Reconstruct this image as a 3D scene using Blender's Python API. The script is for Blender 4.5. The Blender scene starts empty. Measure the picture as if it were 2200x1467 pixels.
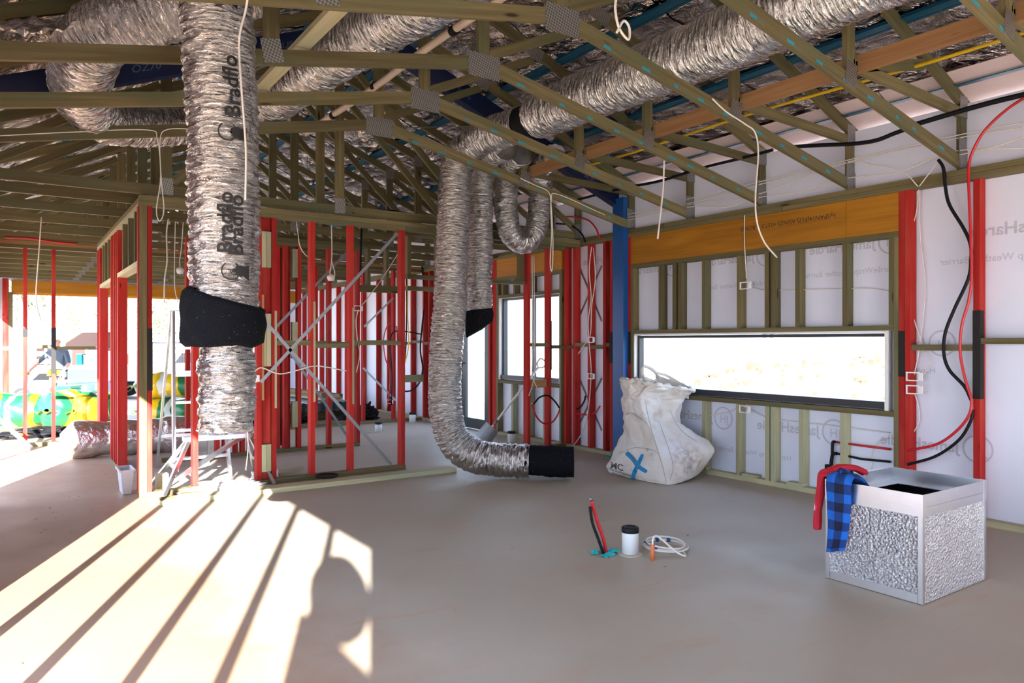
import bpy, math, random
from mathutils import Vector, Matrix, noise
random.seed(7)
R = random.Random(11)
SC = bpy.context.scene
COL = SC.collection
# ------------------------------------------------------------------ camera, sky, sun, exposure
F, CX, CY, H = 1563.0, 1100.0, 735.0, 1.35          # focal length and principal point in photo pixels, eye height
YAW = math.radians(34.6)
CA, SA = math.cos(YAW), math.sin(YAW)
cam = bpy.data.objects.new('camera', bpy.data.cameras.new('camera'))
COL.objects.link(cam)
cam.location = (0, 0, H)
cam.rotation_euler = (math.pi/2, 0, -YAW)
cam.data.sensor_width = 36
cam.data.lens = 36*F/2200
cam.data.shift_y = 1.5/2200
cam.data.clip_start = .02
cam.data.clip_end = 400
SC.camera = cam
W = bpy.data.worlds.new('sky'); SC.world = W; W.use_nodes = True
wn = W.node_tree.nodes; wl = W.node_tree.links
wbg = wn['Background']; wbg.inputs[1].default_value = 3.2
wtc = wn.new('ShaderNodeTexCoord'); wsx = wn.new('ShaderNodeSeparateXYZ'); wcr = wn.new('ShaderNodeValToRGB')
wl.new(wtc.outputs['Generated'], wsx.inputs[0]); wl.new(wsx.outputs['Z'], wcr.inputs[0]); wl.new(wcr.outputs[0], wbg.inputs[0])
wcr.color_ramp.elements[0].position = 0; wcr.color_ramp.elements[0].color = (.70, .84, 1, 1)
wcr.color_ramp.elements[1].position = .8; wcr.color_ramp.elements[1].color = (.36, .52, .92, 1)
sun = bpy.data.objects.new('sun', bpy.data.lights.new('sun', 'SUN')); COL.objects.link(sun)
sun.data.energy = 21.0; sun.data.angle = math.radians(.55); sun.data.color = (1, .97, .92)
SUNK = .348                                           # rise over run of the sun
sv = Vector((.400, .9165, -SUNK)).normalized()        # direction the light travels
sun.rotation_euler = sv.to_track_quat('-Z', 'Y').to_euler()
SC.view_settings.view_transform = 'Standard'; SC.view_settings.look = 'None'
SC.view_settings.gamma = 1; SC.view_settings.use_curve_mapping = False
SC.view_settings.exposure = 1.24

# ------------------------------------------------------------------ measuring helpers
def ray(px, py): t = (px-CX)/F; return SA+CA*t, CA-SA*t, (CY-py)/F
def atX(px, py, X): a, b, c = ray(px, py); d = X/a; return Vector((X, b*d, H+c*d))
def atY(px, py, Y): a, b, c = ray(px, py); d = Y/b; return Vector((a*d, Y, H+c*d))
def atZ(px, py, Z): a, b, c = ray(px, py); d = (Z-H)/c; return Vector((a*d, b*d, Z))
def atD(px, py, d): a, b, c = ray(px, py); return Vector((a*d, b*d, H+c*d))
def YX(px, X=5.88): return atX(px, CY, X).y
def XY(px, Y): return atY(px, CY, Y).x

# ------------------------------------------------------------------ mesh helpers
class MB:
    def __init__(s): s.v = []; s.f = []; s.uv = []; s.m = []; s.sm = []
    def face(s, idx, uv, m=0, sm=False): s.f.append(tuple(idx)); s.uv.append(uv); s.m.append(m); s.sm.append(sm)
    def obox(s, o, ax, ay, az, m=0):
        """box from corner o along three edge vectors; uv runs in metres along the longest edge"""
        n = len(s.v); o, ax, ay, az = map(Vector, (o, ax, ay, az))
        s.v += [o, o+ax, o+ax+ay, o+ay, o+az, o+ax+az, o+ax+ay+az, o+ay+az]
        l = [ax.length, ay.length, az.length]; L = l.index(max(l)); ro = (R.random()*40, R.random()*40)
        for q, (i, j) in (((0, 3, 2, 1), (0, 1)), ((4, 5, 6, 7), (0, 1)), ((0, 1, 5, 4), (0, 2)), ((2, 3, 7, 6), (0, 2)), ((1, 2, 6, 5), (1, 2)), ((3, 0, 4, 7), (1, 2))):
            co = []
            for k in q:
                bits = [k in (1, 2, 5, 6), k in (2, 3, 6, 7), k > 3]
                p = [bits[i]*l[i], bits[j]*l[j]]
                if j == L: p = p[::-1]
                co.append((p[0]+ro[0], p[1]+ro[1]+i*.31))
            s.face([n+k for k in q], co, m)
        return s
    def box(s, x0, x1, y0, y1, z0, z1, m=0): return s.obox((x0, y0, z0), (x1-x0, 0, 0), (0, y1-y0, 0), (0, 0, z1-z0), m)
    def bar(s, p, q, w, h, up=(0, 0, 1), m=0):
        """square bar from p to q (its axis), w across, h along up"""
        p, q = Vector(p), Vector(q); a = q-p; sd = a.cross(Vector(up)).normalized(); u = sd.cross(a).normalized()
        return s.obox(p-sd*w/2-u*h/2, a, sd*w, u*h, m)
    def tube(s, pts, r, n=8, m=0, cap=True, relief=None, closed=False):
        pts = [Vector(p) for p in pts]; N = len(pts); rr = r if isinstance(r, (list, tuple)) else [r]*N
        T = [((pts[(i+1) % N] if closed else pts[min(i+1, N-1)])-(pts[i-1] if closed else pts[max(i-1, 0)])).normalized() for i in range(N)]
        ref = Vector((0, 0, 1)) if abs(T[0].z) < .9 else Vector((0, 1, 0))
        nn = (ref-T[0]*ref.dot(T[0])).normalized(); base = len(s.v); L = 0; Ls = []
        for i in range(N):
            nn = (nn-T[i]*nn.dot(T[i])).normalized(); b = T[i].cross(nn)
            if i: L += (pts[i]-pts[i-1]).length
            Ls.append(L)
            for k in range(n):
                th = 2*math.pi*k/n; d = nn*math.cos(th)+b*math.sin(th)
                s.v.append(pts[i]+d*(rr[i]+(relief(L, th, pts[i], d) if relief else 0)))
        for i in range(N if closed else N-1):
            i2 = (i+1) % N
            for k in range(n):
                k2 = (k+1) % n; u0, u1 = Ls[i], Ls[i2] if i2 else L
                c0, c1 = k*rr[i]*6.283/n, (k+1)*rr[i]*6.283/n
                s.face((base+i*n+k, base+i*n+k2, base+i2*n+k2, base+i2*n+k), [(u0, c0), (u0, c1), (u1, c1), (u1, c0)], m, True)
        if cap and not closed:
            s.face([base+k for k in range(n)][::-1], [(0, 0)]*n, m); s.face([base+(N-1)*n+k for k in range(n)], [(0, 0)]*n, m)
        return s
    def cyl(s, p, q, r, n=16, m=0, r2=None): return s.tube([p, q], [r, r if r2 is None else r2], n, m)
    def lathe(s, c, prof, n=24, m=0, axis=(0, 0, 1)):
        """prof = [(radius, height)...] about axis through c"""
        c = Vector(c); az = Vector(axis).normalized(); ref = Vector((1, 0, 0)) if abs(az.x) < .9 else Vector((0, 1, 0))
        ax = (ref-az*ref.dot(az)).normalized(); ay = az.cross(ax); base = len(s.v)
        for r, h in prof:
            for k in range(n):
                th = 2*math.pi*k/n; s.v.append(c+az*h+(ax*math.cos(th)+ay*math.sin(th))*r)
        for i in range(len(prof)-1):
            for k in range(n):
                k2 = (k+1) % n
                s.face((base+i*n+k, base+i*n+k2, base+(i+1)*n+k2, base+(i+1)*n+k), [(k/n, i), ((k+1)/n, i), ((k+1)/n, i+1), (k/n, i+1)], m, True)
        s.face([base+k for k in range(n)][::-1], [(0, 0)]*n, m); s.face([base+(len(prof)-1)*n+k for k in range(n)], [(0, 0)]*n, m)
        return s
    def grid(s, fn, nu, nv, m=0, sm=True, closed=False):
        base = len(s.v)
        for i in range(nu+1):
            for j in range(nv+1): s.v.append(Vector(fn(i/nu, j/nv)))
        for i in range(nu):
            for j in range(nv):
                a = base+i*(nv+1)+j
                s.face((a, a+nv+1, a+nv+2, a+1), [(i/nu, j/nv), ((i+1)/nu, j/nv), ((i+1)/nu, (j+1)/nv), (i/nu, (j+1)/nv)], m, sm)
        return s
    def raw(s, vs, fs, m=0, sm=False):
        b = len(s.v); s.v += [Vector(v) for v in vs]
        for f in fs: s.face([b+i for i in f], [(vs[i][0], vs[i][1]) for i in f], m, sm)
        return s
    def build(s, name, mats, parent=None, label=None, mod=None):
        me = bpy.data.meshes.new(name); me.from_pydata([tuple(v) for v in s.v], [], s.f)
        for m in (mats if isinstance(mats, (list, tuple)) else [mats]): me.materials.append(m)
        uvl = me.uv_layers.new(name='UVMap'); fl = [c for u in s.uv for p in u for c in p]
        if len(fl) == 2*len(me.loops): uvl.data.foreach_set('uv', fl)
        me.polygons.foreach_set('material_index', s.m); me.polygons.foreach_set('use_smooth', s.sm)
        me.update()
        o = bpy.data.objects.new(name, me); COL.objects.link(o)
        if parent: o.parent = parent
        if label: o['label'] = label
        return o
def tag(o, label, cat, group=None, kind=None):
    o['label'] = label; o['category'] = cat
    if group: o['group'] = group
    if kind: o['kind'] = kind
    return o
def empty(name, loc=(0, 0, 0)):
    o = bpy.data.objects.new(name, None); COL.objects.link(o); o.empty_display_size = .1; o['base'] = [float(c) for c in loc]
    return o
def thing(name, label, cat, group=None): return tag(empty(name), label, cat, group)
def struct(name): o = empty(name); o['kind'] = 'structure'; return o
def P(root, name, mat, x0, x1, y0, y1, z0, z1, label=None): return MB().box(x0, x1, y0, y1, z0, z1).build(name, mat, root, label)
def smooth(pts, n=8):
    """Catmull-Rom through pts"""
    pts = [Vector(p) for p in pts]; q = [pts[0]*2-pts[1]]+pts+[pts[-1]*2-pts[-2]]; out = []
    for i in range(1, len(q)-2):
        a, b, c, d = q[i-1:i+3]
        for k in range(n):
            t = k/n
            out.append(.5*((2*b)+(c-a)*t+(2*a-5*b+4*c-d)*t*t+(3*b-a-3*c+d)*t**3))
    return out+[pts[-1]]
def even(pts, step):
    out = [pts[0].copy()]; acc = 0
    for a, b in zip(pts, pts[1:]):
        l = (b-a).length; 
        if l == 0: continue
        t = step-acc
        while t <= l: out.append(a+(b-a)*(t/l)); t += step
        acc = (acc+l) % step
    return out
TXT = {}
def text_geo(body, bold=0.0):
    k = (body, bold)
    if k not in TXT:
        cu = bpy.data.curves.new('lettering', 'FONT'); cu.body = body; cu.size = 1; cu.resolution_u = 3; cu.offset = bold
        o = bpy.data.objects.new('lettering', cu); COL.objects.link(o)
        me = bpy.data.meshes.new_from_object(o.evaluated_get(bpy.context.evaluated_depsgraph_get()))
        TXT[k] = ([v.co.copy() for v in me.vertices], [tuple(p.vertices) for p in me.polygons])
        bpy.data.objects.remove(o); bpy.data.meshes.remove(me); bpy.data.curves.remove(cu)
    return TXT[k]
def write(mb, body, fn, size=1, bold=0.0, m=0, off=(0, 0)):
    """letters laid on a surface: fn(u, v) gives the point"""
    vs, fs = text_geo(body, bold); b = len(mb.v)
    for v in vs: mb.v.append(Vector(fn(v.x*size+off[0], v.y*size+off[1])))
    for f in fs: mb.face([b+i for i in f], [(0, 0)]*len(f), m)
    return mb
for t in ('Jam', 'Hardi', 'Bradflo', 'COMPLIANT TO AS 4254.1', 'JamesHardie', 'JH', 'HardieWrap Weather Barrier', 'hySPAN14(F17) AS/NZS 4357.0 A BOND', 'MC', 'R', 'THE AUSTRALIAN', 'REINFORCING', 'AUS', 'U1', 'OZ70'):
    text_geo(t, .02 if t in ('Bradflo', 'MC', 'THE AUSTRALIAN', 'JamesHardie') else 0.0)

# ------------------------------------------------------------------ materials
def newmat(name):
    m = bpy.data.materials.new(name); m.use_nodes = True
    return m, m.node_tree.nodes, m.node_tree.links, m.node_tree.nodes['Principled BSDF']
def plain(name, col, rough=.6, metal=0.0, noise_amt=.12, scale=14, bump=0.0, spec=.5):
    m, n, l, b = newmat(name)
    b.inputs['Roughness'].default_value = rough; b.inputs['Metallic'].default_value = metal; b.inputs['Specular IOR Level'].default_value = spec
    tc = n.new('ShaderNodeTexCoord'); nz = n.new('ShaderNodeTexNoise'); nz.inputs['Scale'].default_value = scale; nz.inputs['Detail'].default_value = 5
    l.new(tc.outputs['Object'], nz.inputs['Vector'])
    mx = n.new('ShaderNodeMix'); mx.data_type = 'RGBA'
    mx.inputs[6].default_value = (*[c*(1-noise_amt) for c in col], 1); mx.inputs[7].default_value = (*[min(1, c*(1+noise_amt)) for c in col], 1)
    l.new(nz.outputs[0], mx.inputs[0]); l.new(mx.outputs[2], b.inputs['Base Color'])
    if bump:
        bp = n.new('ShaderNodeBump'); bp.inputs['Strength'].default_value = bump; bp.inputs['Distance'].default_value = .01
        l.new(nz.outputs[0], bp.inputs['Height']); l.new(bp.outputs[0], b.inputs['Normal'])
    return m
def wood(name, c1, c2, knots=.5, tint=None, rough=.65, grain=1.0):
    """sawn timber, grain along the uv's u axis, a tint of its own on each piece"""
    m, n, l, b = newmat(name); b.inputs['Roughness'].default_value = rough; b.inputs['Specular IOR Level'].default_value = .25
    uv = n.new('ShaderNodeUVMap'); mp = n.new('ShaderNodeMapping'); mp.inputs['Scale'].default_value = (.9, 26, 1)
    l.new(uv.outputs[0], mp.inputs[0])
    g = n.new('ShaderNodeTexNoise'); g.inputs['Scale'].default_value = 1.3; g.inputs['Detail'].default_value = 6; g.inputs['Distortion'].default_value = .6
    l.new(mp.outputs[0], g.inputs['Vector'])
    r = n.new('ShaderNodeValToRGB'); l.new(g.outputs[0], r.inputs[0])
    r.color_ramp.elements[0].position = .5-.25*grain; r.color_ramp.elements[0].color = (*c1, 1); r.color_ramp.elements[1].position = .5+.2*grain; r.color_ramp.elements[1].color = (*c2, 1)
    oi = n.new('ShaderNodeObjectInfo'); hs = n.new('ShaderNodeHueSaturation')
    mr = n.new('ShaderNodeMapRange'); mr.inputs[3].default_value = .72; mr.inputs[4].default_value = 1.2; l.new(oi.outputs['Random'], mr.inputs[0]); l.new(mr.outputs[0], hs.inputs['Value'])
    l.new(r.outputs[0], hs.inputs['Color']); out = hs.outputs[0]
    if tint:
        big = n.new('ShaderNodeTexNoise'); big.inputs['Scale'].default_value = 1.6; mp2 = n.new('ShaderNodeMapping'); mp2.inputs['Scale'].default_value = (.8, 4, 1)
        l.new(uv.outputs[0], mp2.inputs[0]); l.new(mp2.outputs[0], big.inputs['Vector'])
        rr = n.new('ShaderNodeValToRGB'); rr.color_ramp.elements[0].position = .48; rr.color_ramp.elements[1].position = .72; l.new(big.outputs[0], rr.inputs[0])
        mx = n.new('ShaderNodeMix'); mx.data_type = 'RGBA'; l.new(rr.outputs[0], mx.inputs[0]); l.new(out, mx.inputs[6]); mx.inputs[7].default_value = (*tint, 1); out = mx.outputs[2]
    if knots:
        mp3 = n.new('ShaderNodeMapping'); mp3.inputs['Scale'].default_value = (1.6, 7, 1); l.new(uv.outputs[0], mp3.inputs[0])
        vo = n.new('ShaderNodeTexVoronoi'); vo.inputs['Scale'].default_value = 1; l.new(mp3.outputs[0], vo.inputs['Vector'])
        kr = n.new('ShaderNodeValToRGB'); kr.color_ramp.elements[0].color = (1, 1, 1, 1); kr.color_ramp.elements[0].position = .05*knots*2; kr.color_ramp.elements[1].color = (0, 0, 0, 1); kr.color_ramp.elements[1].position = .11*knots*2
        l.new(vo.outputs['Distance'], kr.inputs[0])
        mk = n.new('ShaderNodeMix'); mk.data_type = 'RGBA'; l.new(kr.outputs[0], mk.inputs[0]); l.new(out, mk.inputs[6]); mk.inputs[7].default_value = (c1[0]*.3, c1[1]*.25, c1[2]*.2, 1); out = mk.outputs[2]
    l.new(out, b.inputs['Base Color'])
    bp = n.new('ShaderNodeBump'); bp.inputs['Strength'].default_value = .15; bp.inputs['Distance'].default_value = .004; l.new(g.outputs[0], bp.inputs['Height']); l.new(bp.outputs[0], b.inputs['Normal'])
    return m
M = {}
M['pine'] = wood('treated_pine', (.105, .085, .036), (.190, .155, .074), .5, (.11, .118, .060))
M['pale_pine'] = wood('pale_pine', (.34, .31, .18), (.48, .44, .28), .35, (.34, .38, .26))
M['raw_pine'] = wood('raw_pine', (.28, .14, .055), (.40, .22, .10), .4)
M['red'] = wood('red_pine', (.33, .012, .010), (.46, .026, .020), .3, (.42, .055, .035), .8)
M['lvl'] = wood('laminated_beam', (.36, .145, .008), (.50, .215, .016), 0, (.43, .185, .013), .5)
M['blue'] = plain('blue_steel', (.003, .070, .27), .38, 0, .10, 6, 0)
M['navy'] = plain('navy_steel', (.003, .012, .062), .4, 0, .1)
M['teal'] = plain('teal_primer', (.01, .22, .26), .4)
M['batten'] = plain('blue_batten', (.012, .12, .22), .35, .3)
M['black'] = plain('black_rubber', (.009, .009, .011), .6, spec=.2)
M['blackpipe'] = plain('black_pipe', (.007, .008, .012), .5, spec=.2)
M['redpipe'] = plain('red_pipe', (.52, .006, .014), .35)
M['yellow'] = plain('yellow_pipe', (.72, .47, .004), .4)
M['cable'] = plain('white_cable', (.72, .68, .62), .45)
M['grey_tape'] = plain('dark_band', (.022, .020, .019), .7, 0, .2, spec=.2)
M['galv'] = plain('galvanised_steel', (.26, .27, .29), .42, .7, .15, 60)
M['alu'] = plain('aluminium', (.72, .74, .77), .32, 1.0, .06, 30)
M['pvc'] = plain('white_pvc', (.70, .73, .74), .4, 0, .06)
M['cream_pvc'] = plain('cream_conduit', (.66, .54, .42), .5)
M['white'] = plain('white_paint', (.8, .8, .8), .5, 0, .03)
M['frame'] = plain('dark_window_frame', (.018, .020, .026), .4)
M['print'] = plain('grey_print', (.52, .53, .62), .7)
M['steelprint'] = plain('faded_stencil', (.10, .14, .26), .6)
M['ink'] = plain('black_ink', (.012, .012, .012), .6)
M['orange'] = plain('orange_conduit', (.66, .17, .06), .5, 0, .3, 60)
M['tape'] = plain('teal_tape', (.01, .42, .44), .45, 0, .25, 30)
M['chalk'] = plain('blue_chalk', (.02, .24, .33), .8)
M['rust'] = plain('soil', (.42, .17, .08), .9, 0, .35, 5, .8)
M['rubble'] = plain('broken_soil', (.16, .06, .035), .95, 0, .4, 6)
M['earth'] = plain('pale_earth', (.50, .38, .27), .95, 0, .2, 3, .5)
def wrapmat():
    m, n, l, b = newmat('wall_wrap'); b.inputs['Roughness'].default_value = .42
    tc = n.new('ShaderNodeTexCoord'); nz = n.new('ShaderNodeTexNoise'); nz.inputs['Scale'].default_value = 1.6; nz.inputs['Detail'].default_value = 4
    l.new(tc.outputs['Object'], nz.inputs['Vector'])
    r = n.new('ShaderNodeValToRGB'); r.color_ramp.elements[0].color = (.66, .70, .86, 1); r.color_ramp.elements[1].color = (.80, .84, .97, 1); l.new(nz.outputs[0], r.inputs[0])
    l.new(r.outputs[0], b.inputs['Base Color'])
    bp = n.new('ShaderNodeBump'); bp.inputs['Strength'].default_value = .5; bp.inputs['Distance'].default_value = .02; l.new(nz.outputs[0], bp.inputs['Height']); l.new(bp.outputs[0], b.inputs['Normal'])
    return m
M['wrap'] = wrapmat()
M['pinkwrap'] = plain('pale_roof_sarking', (.74, .60, .60), .4, 0, .06)
def foilmat(name, col, rough, sx, sy, strength, uvmode, dist=.02):
    m, n, l, b = newmat(name); b.inputs['Metallic'].default_value = 1; b.inputs['Roughness'].default_value = rough
    src = n.new('ShaderNodeUVMap').outputs[0] if uvmode else n.new('ShaderNodeTexCoord').outputs['Object']
    mp = n.new('ShaderNodeMapping'); mp.inputs['Scale'].default_value = (sx, sy, sx if not uvmode else 1); l.new(src, mp.inputs[0])
    a = n.new('ShaderNodeTexNoise'); a.inputs['Scale'].default_value = 1; a.inputs['Detail'].default_value = 4; a.inputs['Roughness'].default_value = .6; a.inputs['Distortion'].default_value = 1.2
    v = n.new('ShaderNodeTexVoronoi'); v.inputs['Scale'].default_value = .8; v.feature = 'F1'
    l.new(mp.outputs[0], a.inputs['Vector']); l.new(mp.outputs[0], v.inputs['Vector'])
    ad = n.new('ShaderNodeMath'); ad.operation = 'ADD'; l.new(a.outputs[0], ad.inputs[0]); l.new(v.outputs['Distance'], ad.inputs[1])
    bp = n.new('ShaderNodeBump'); bp.inputs['Strength'].default_value = strength; bp.inputs['Distance'].default_value = dist; l.new(ad.outputs[0], bp.inputs['Height']); l.new(bp.outputs[0], b.inputs['Normal'])
    b.inputs['Base Color'].default_value = (*col, 1)
    return m
M['duct'] = foilmat('duct_foil', (.60, .585, .57), .13, 55, 12, 1.0, True, .022)
M['foil'] = foilmat('roof_foil', (.68, .63, .63), .13, 11, 6, 1.0, False, .05)
M['bagfoil'] = foilmat('loose_foil', (.84, .83, .84), .22, 16, 16, .7, False)
M['bubble'] = foilmat('bubble_foil', (.88, .92, .98), .24, 85, 85, .8, False, .02)
def concrete():
    m, n, l, b = newmat('concrete_slab')
    tc = n.new('ShaderNodeTexCoord')
    def nz(s, d=6, rough=.6, vec=None, dist=0):
        t = n.new('ShaderNodeTexNoise'); t.inputs['Scale'].default_value = s; t.inputs['Detail'].default_value = d; t.inputs['Roughness'].default_value = rough; t.inputs['Distortion'].default_value = dist
        l.new(vec or tc.outputs['Object'], t.inputs['Vector']); return t.outputs[0]
    def ramp(f, p0, c0, p1, c1):
        r = n.new('ShaderNodeValToRGB'); e = r.color_ramp.elements; e[0].position = max(0, p0); e[0].color = (*c0, 1); e[1].position = p1; e[1].color = (*c1, 1); l.new(f, r.inputs[0]); return r.outputs[0]
    def mix(f, a, c):
        x = n.new('ShaderNodeMix'); x.data_type = 'RGBA'; l.new(f, x.inputs[0]); l.new(a, x.inputs[6])
        if isinstance(c, tuple): x.inputs[7].default_value = (*c, 1)
        else: l.new(c, x.inputs[7])
        return x.outputs[2]
    base = ramp(nz(1.1), .3, (.385, .328, .252), .7, (.475, .415, .332))
    mp = n.new('ShaderNodeMapping'); mp.inputs['Rotation'].default_value = (0, 0, -.6); mp.inputs['Scale'].default_value = (1, 4.5, 1); l.new(tc.outputs['Object'], mp.inputs[0])
    c = mix(ramp(nz(1.5, 5, .6, mp.outputs[0], .8), .56, (0, 0, 0), .74, (.55, .55, .55)), base, (.45, .29, .18))
    c = mix(ramp(nz(.55, 4), .52, (0, 0, 0), .72, (.5, .5, .5)), c, (.39, .36, .32))
    c = mix(ramp(nz(9, 8, .7), .66, (0, 0, 0), .80, (.45, .45, .45)), c, (.56, .48, .40))
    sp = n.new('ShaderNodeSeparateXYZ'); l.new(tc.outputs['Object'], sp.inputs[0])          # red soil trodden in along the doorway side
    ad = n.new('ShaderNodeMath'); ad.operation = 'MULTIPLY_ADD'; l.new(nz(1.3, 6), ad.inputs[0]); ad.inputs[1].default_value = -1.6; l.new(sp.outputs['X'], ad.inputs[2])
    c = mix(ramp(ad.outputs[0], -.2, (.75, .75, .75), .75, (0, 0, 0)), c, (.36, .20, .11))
    l.new(c, b.inputs['Base Color'])
    l.new(ramp(nz(2.2, 5), .3, (.42, .42, .42), .75, (.66, .66, .66)), b.inputs['Roughness'])
    b.inputs['Specular IOR Level'].default_value = .35
    bp = n.new('ShaderNodeBump'); bp.inputs['Strength'].default_value = .12; bp.inputs['Distance'].default_value = .01; l.new(nz(5, 8, .7), bp.inputs['Height']); l.new(bp.outputs[0], b.inputs['Normal'])
    return m
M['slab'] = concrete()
def plate():
    m, n, l, b = newmat('nail_plate_steel'); b.inputs['Metallic'].default_value = .75; b.inputs['Roughness'].default_value = .45
    tc = n.new('ShaderNodeTexCoord'); mp = n.new('ShaderNodeMapping'); mp.inputs['Scale'].default_value = (80, 1, 80); mp.inputs['Rotation'].default_value = (0, .5, 0); l.new(tc.outputs['Object'], mp.inputs[0])
    ch = n.new('ShaderNodeTexChecker'); ch.inputs['Scale'].default_value = 1; ch.inputs['Color1'].default_value = (.36, .36, .35, 1); ch.inputs['Color2'].default_value = (.16, .15, .13, 1)
    l.new(mp.outputs[0], ch.inputs['Vector']); l.new(ch.outputs[0], b.inputs['Base Color']); return m
M['nail'] = plate()
def glass():
    m, n, l, b = newmat('window_glass'); n.remove(b)
    t = n.new('ShaderNodeBsdfTransparent'); g = n.new('ShaderNodeBsdfGlossy'); g.inputs['Roughness'].default_value = .02
    lw = n.new('ShaderNodeLayerWeight'); lw.inputs[0].default_value = .5; pw = n.new('ShaderNodeMath'); pw.operation = 'POWER'; pw.inputs[1].default_value = 4; l.new(lw.outputs['Facing'], pw.inputs[0])
    ml = n.new('ShaderNodeMath'); ml.operation = 'MULTIPLY_ADD'; ml.inputs[1].default_value = .5; ml.inputs[2].default_value = .03; l.new(pw.outputs[0], ml.inputs[0]); mx = n.new('ShaderNodeMixShader')
    t.inputs[0].default_value = (.96, .98, .98, 1)
    l.new(ml.outputs[0], mx.inputs[0]); l.new(t.outputs[0], mx.inputs[1]); l.new(g.outputs[0], mx.inputs[2]); l.new(mx.outputs[0], n['Material Output'].inputs[0]); return m
M['glass'] = glass()
# ------------------------------------------------------------------ ground, slab, roof
XR, XL, YN, YF = 5.88, -.41, -5.5, 18.0
g = MB()
def gz(x, y):
    z = -.28
    m = math.exp(-((x-17)/3.2)**2-((y-10)/5)**2); z += m*(1.15+.35*noise.noise((x*.9, y*.9, 3)))
    return z+.03*noise.noise((x*.5, y*.5, 0))
g.grid(lambda u, v: (-60+u*150, -50+v*160, gz(-60+u*150, -50+v*160)), 150, 160)
g.build('ground', M['earth'])['kind'] = 'structure'
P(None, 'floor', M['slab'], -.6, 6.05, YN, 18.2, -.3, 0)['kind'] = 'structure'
TOPZ = lambda x: 3.12+.39*(3.16-abs(x-2.77))          # underside of the top chords
BOTZ = lambda x: 3.29-.1875*abs(x-2.77)                # underside of the vaulted bottom chords
ceil_ = struct('ceiling')
for s in (-1, 1):                                      # foil blankets sag between the battens
    for a, b in ((-6.0, -3), (-3, -.2), (-.2, 1.3), (1.3, 2.65), (2.65, 4.0), (4.0, 5.35), (5.35, 6.7), (6.7, 8.05), (8.05, 10), (10, 12), (12, 15), (15, 18.6)):
        def foil(u, v, s=s, a=a, b=b):
            x = 2.77+s*(.02+u*3.7 if s > 0 else .02+u*4.1); y = a+(b-a)*v*1.005
            f = (abs(x-2.77) % .9)/.9
            sag = .06*math.sin(f*math.pi)+.03*noise.noise((x*2.5, y*2.2, 5))+.012*noise.noise((x*9, y*7, 1))
            return (x, y, TOPZ(x)+.195-sag+(.0 if v < .98 else .012))
        MB().grid(foil, 44, int((b-a)*12)).build('foil_blanket', M['foil'], ceil_)
    xe = 2.77+s*(3.9 if s > 0 else 4.2)
    MB().obox((2.77, -6.2, TOPZ(2.77)+.235), (xe-2.77, 0, TOPZ(xe)-TOPZ(2.77)), (0, 25, 0), (0, 0, .04)).build('roof_sheet', M['galv'], ceil_)
for x in (5.83, 5.06, 4.15, 3.25, 2.3, 1.4, .5, -.4):
    z = TOPZ(x)+.097
    MB().box(x-.04, x+.04, -6, 18.5, z+.028, z+.032).box(x-.028, x+.028, -6, 18.5, z, z+.03).box(x-.06, x-.035, -6, 18.5, z-.002, z+.004).box(x+.035, x+.06, -6, 18.5, z-.002, z+.004).build('roof_batten', M['batten'], ceil_)
for a, b in ((-5.9, 3.1), (3.1, 9), (9, 18)):
    MB().obox((5.66, a, TOPZ(5.66)+.10), (1.0, 0, -.39), (0, b-a-.01, 0), (0, 0, .006)).build('sarking_strip', M['pinkwrap'], ceil_)
for k, (x, y0, y1) in enumerate(((5.4, 4.2, 8.8), (3.5, 2.0, 8.0), (1.9, 2.0, 7))):   # perforated strap brace under the roof battens
    MB().bar((x, y0, TOPZ(x)-.006), (x-1.9 if x > 3 else x+.7, y1, TOPZ(x-1.9 if x > 3 else x+.7)-.006), .03, .002).build('strap_brace', M['galv'], ceil_)

# ------------------------------------------------------------------ wall builders
def bands(root, studobj, x, y, z0, z1, d, face):                          # dark grey band wrapped on a stud
    pass
def studs(root, axis, c, positions, z0, z1, mat=None, w=.045, d=.09, name='stud'):
    out = []
    for p in positions:
        if axis == 'y': o = P(root, name, mat or M['red'], c, c+d, p-w/2, p+w/2, z0, z1)
        else: o = P(root, name, mat or M['red'], p-w/2, p+w/2, c-d/2, c+d/2, z0, z1)
        out.append(o)
    return out
def noggins(root, axis, c, ps, z, mat=None):
    for i, (a, b) in enumerate(zip(ps, ps[1:])):
        if b-a < .12: continue
        zz = z+(.0 if i % 2 else .028)
        if axis == 'y': P(root, 'noggin', mat or M['pine'], c+.005, c+.085, a+.0225, b-.0225, zz-.0225, zz+.0225)
        else: P(root, 'noggin', mat or M['pine'], a+.0225, b-.0225, c-.04, c+.04, zz-.0225, zz+.0225)
# ---- wall_right : the long outside wall with two windows and glass doors
wr = struct('wall_right')
ST = 2.56
J1, J2 = 3.05, 6.115                                   # big opening
W1a, W1b = YX(1912, 5.97), YX(1372, 5.97)              # window glass
O2a, O2b = 7.40, 8.93                                  # second window opening
D1a, D1b = 9.15, 10.80                                 # doors
for a, b in ((YN, -.4), (-.4, 5.0), (5.0, 9.13), (10.82, 14.6), (14.6, 17.95)):
    P(wr, 'bottom_plate', M['pale_pine'], XR, XR+.09, a+.002, b-.002, .0, .045)
for a, b in ((YN, 0.6), (.6, 4.12), (4.12, 7.4), (7.4, 12.3), (12.3, 17.95)):
    P(wr, 'top_plate', M['pine'], XR, XR+.09, a+.002, b-.002, ST, ST+.044)
for a, b in ((YN, 1.9), (1.9, 5.6), (5.6, 10), (10, 17.95)):
    P(wr, 'top_plate', M['pine'], XR-.0005, XR+.0905, a+.002, b-.002, ST+.046, ST+.09)
s_near = [-5.45, -4.9, -4.3, -3.7, -3.1, -2.5, -1.9, -1.3, -.7, -.1, .5, 1.1, 1.65]
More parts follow.
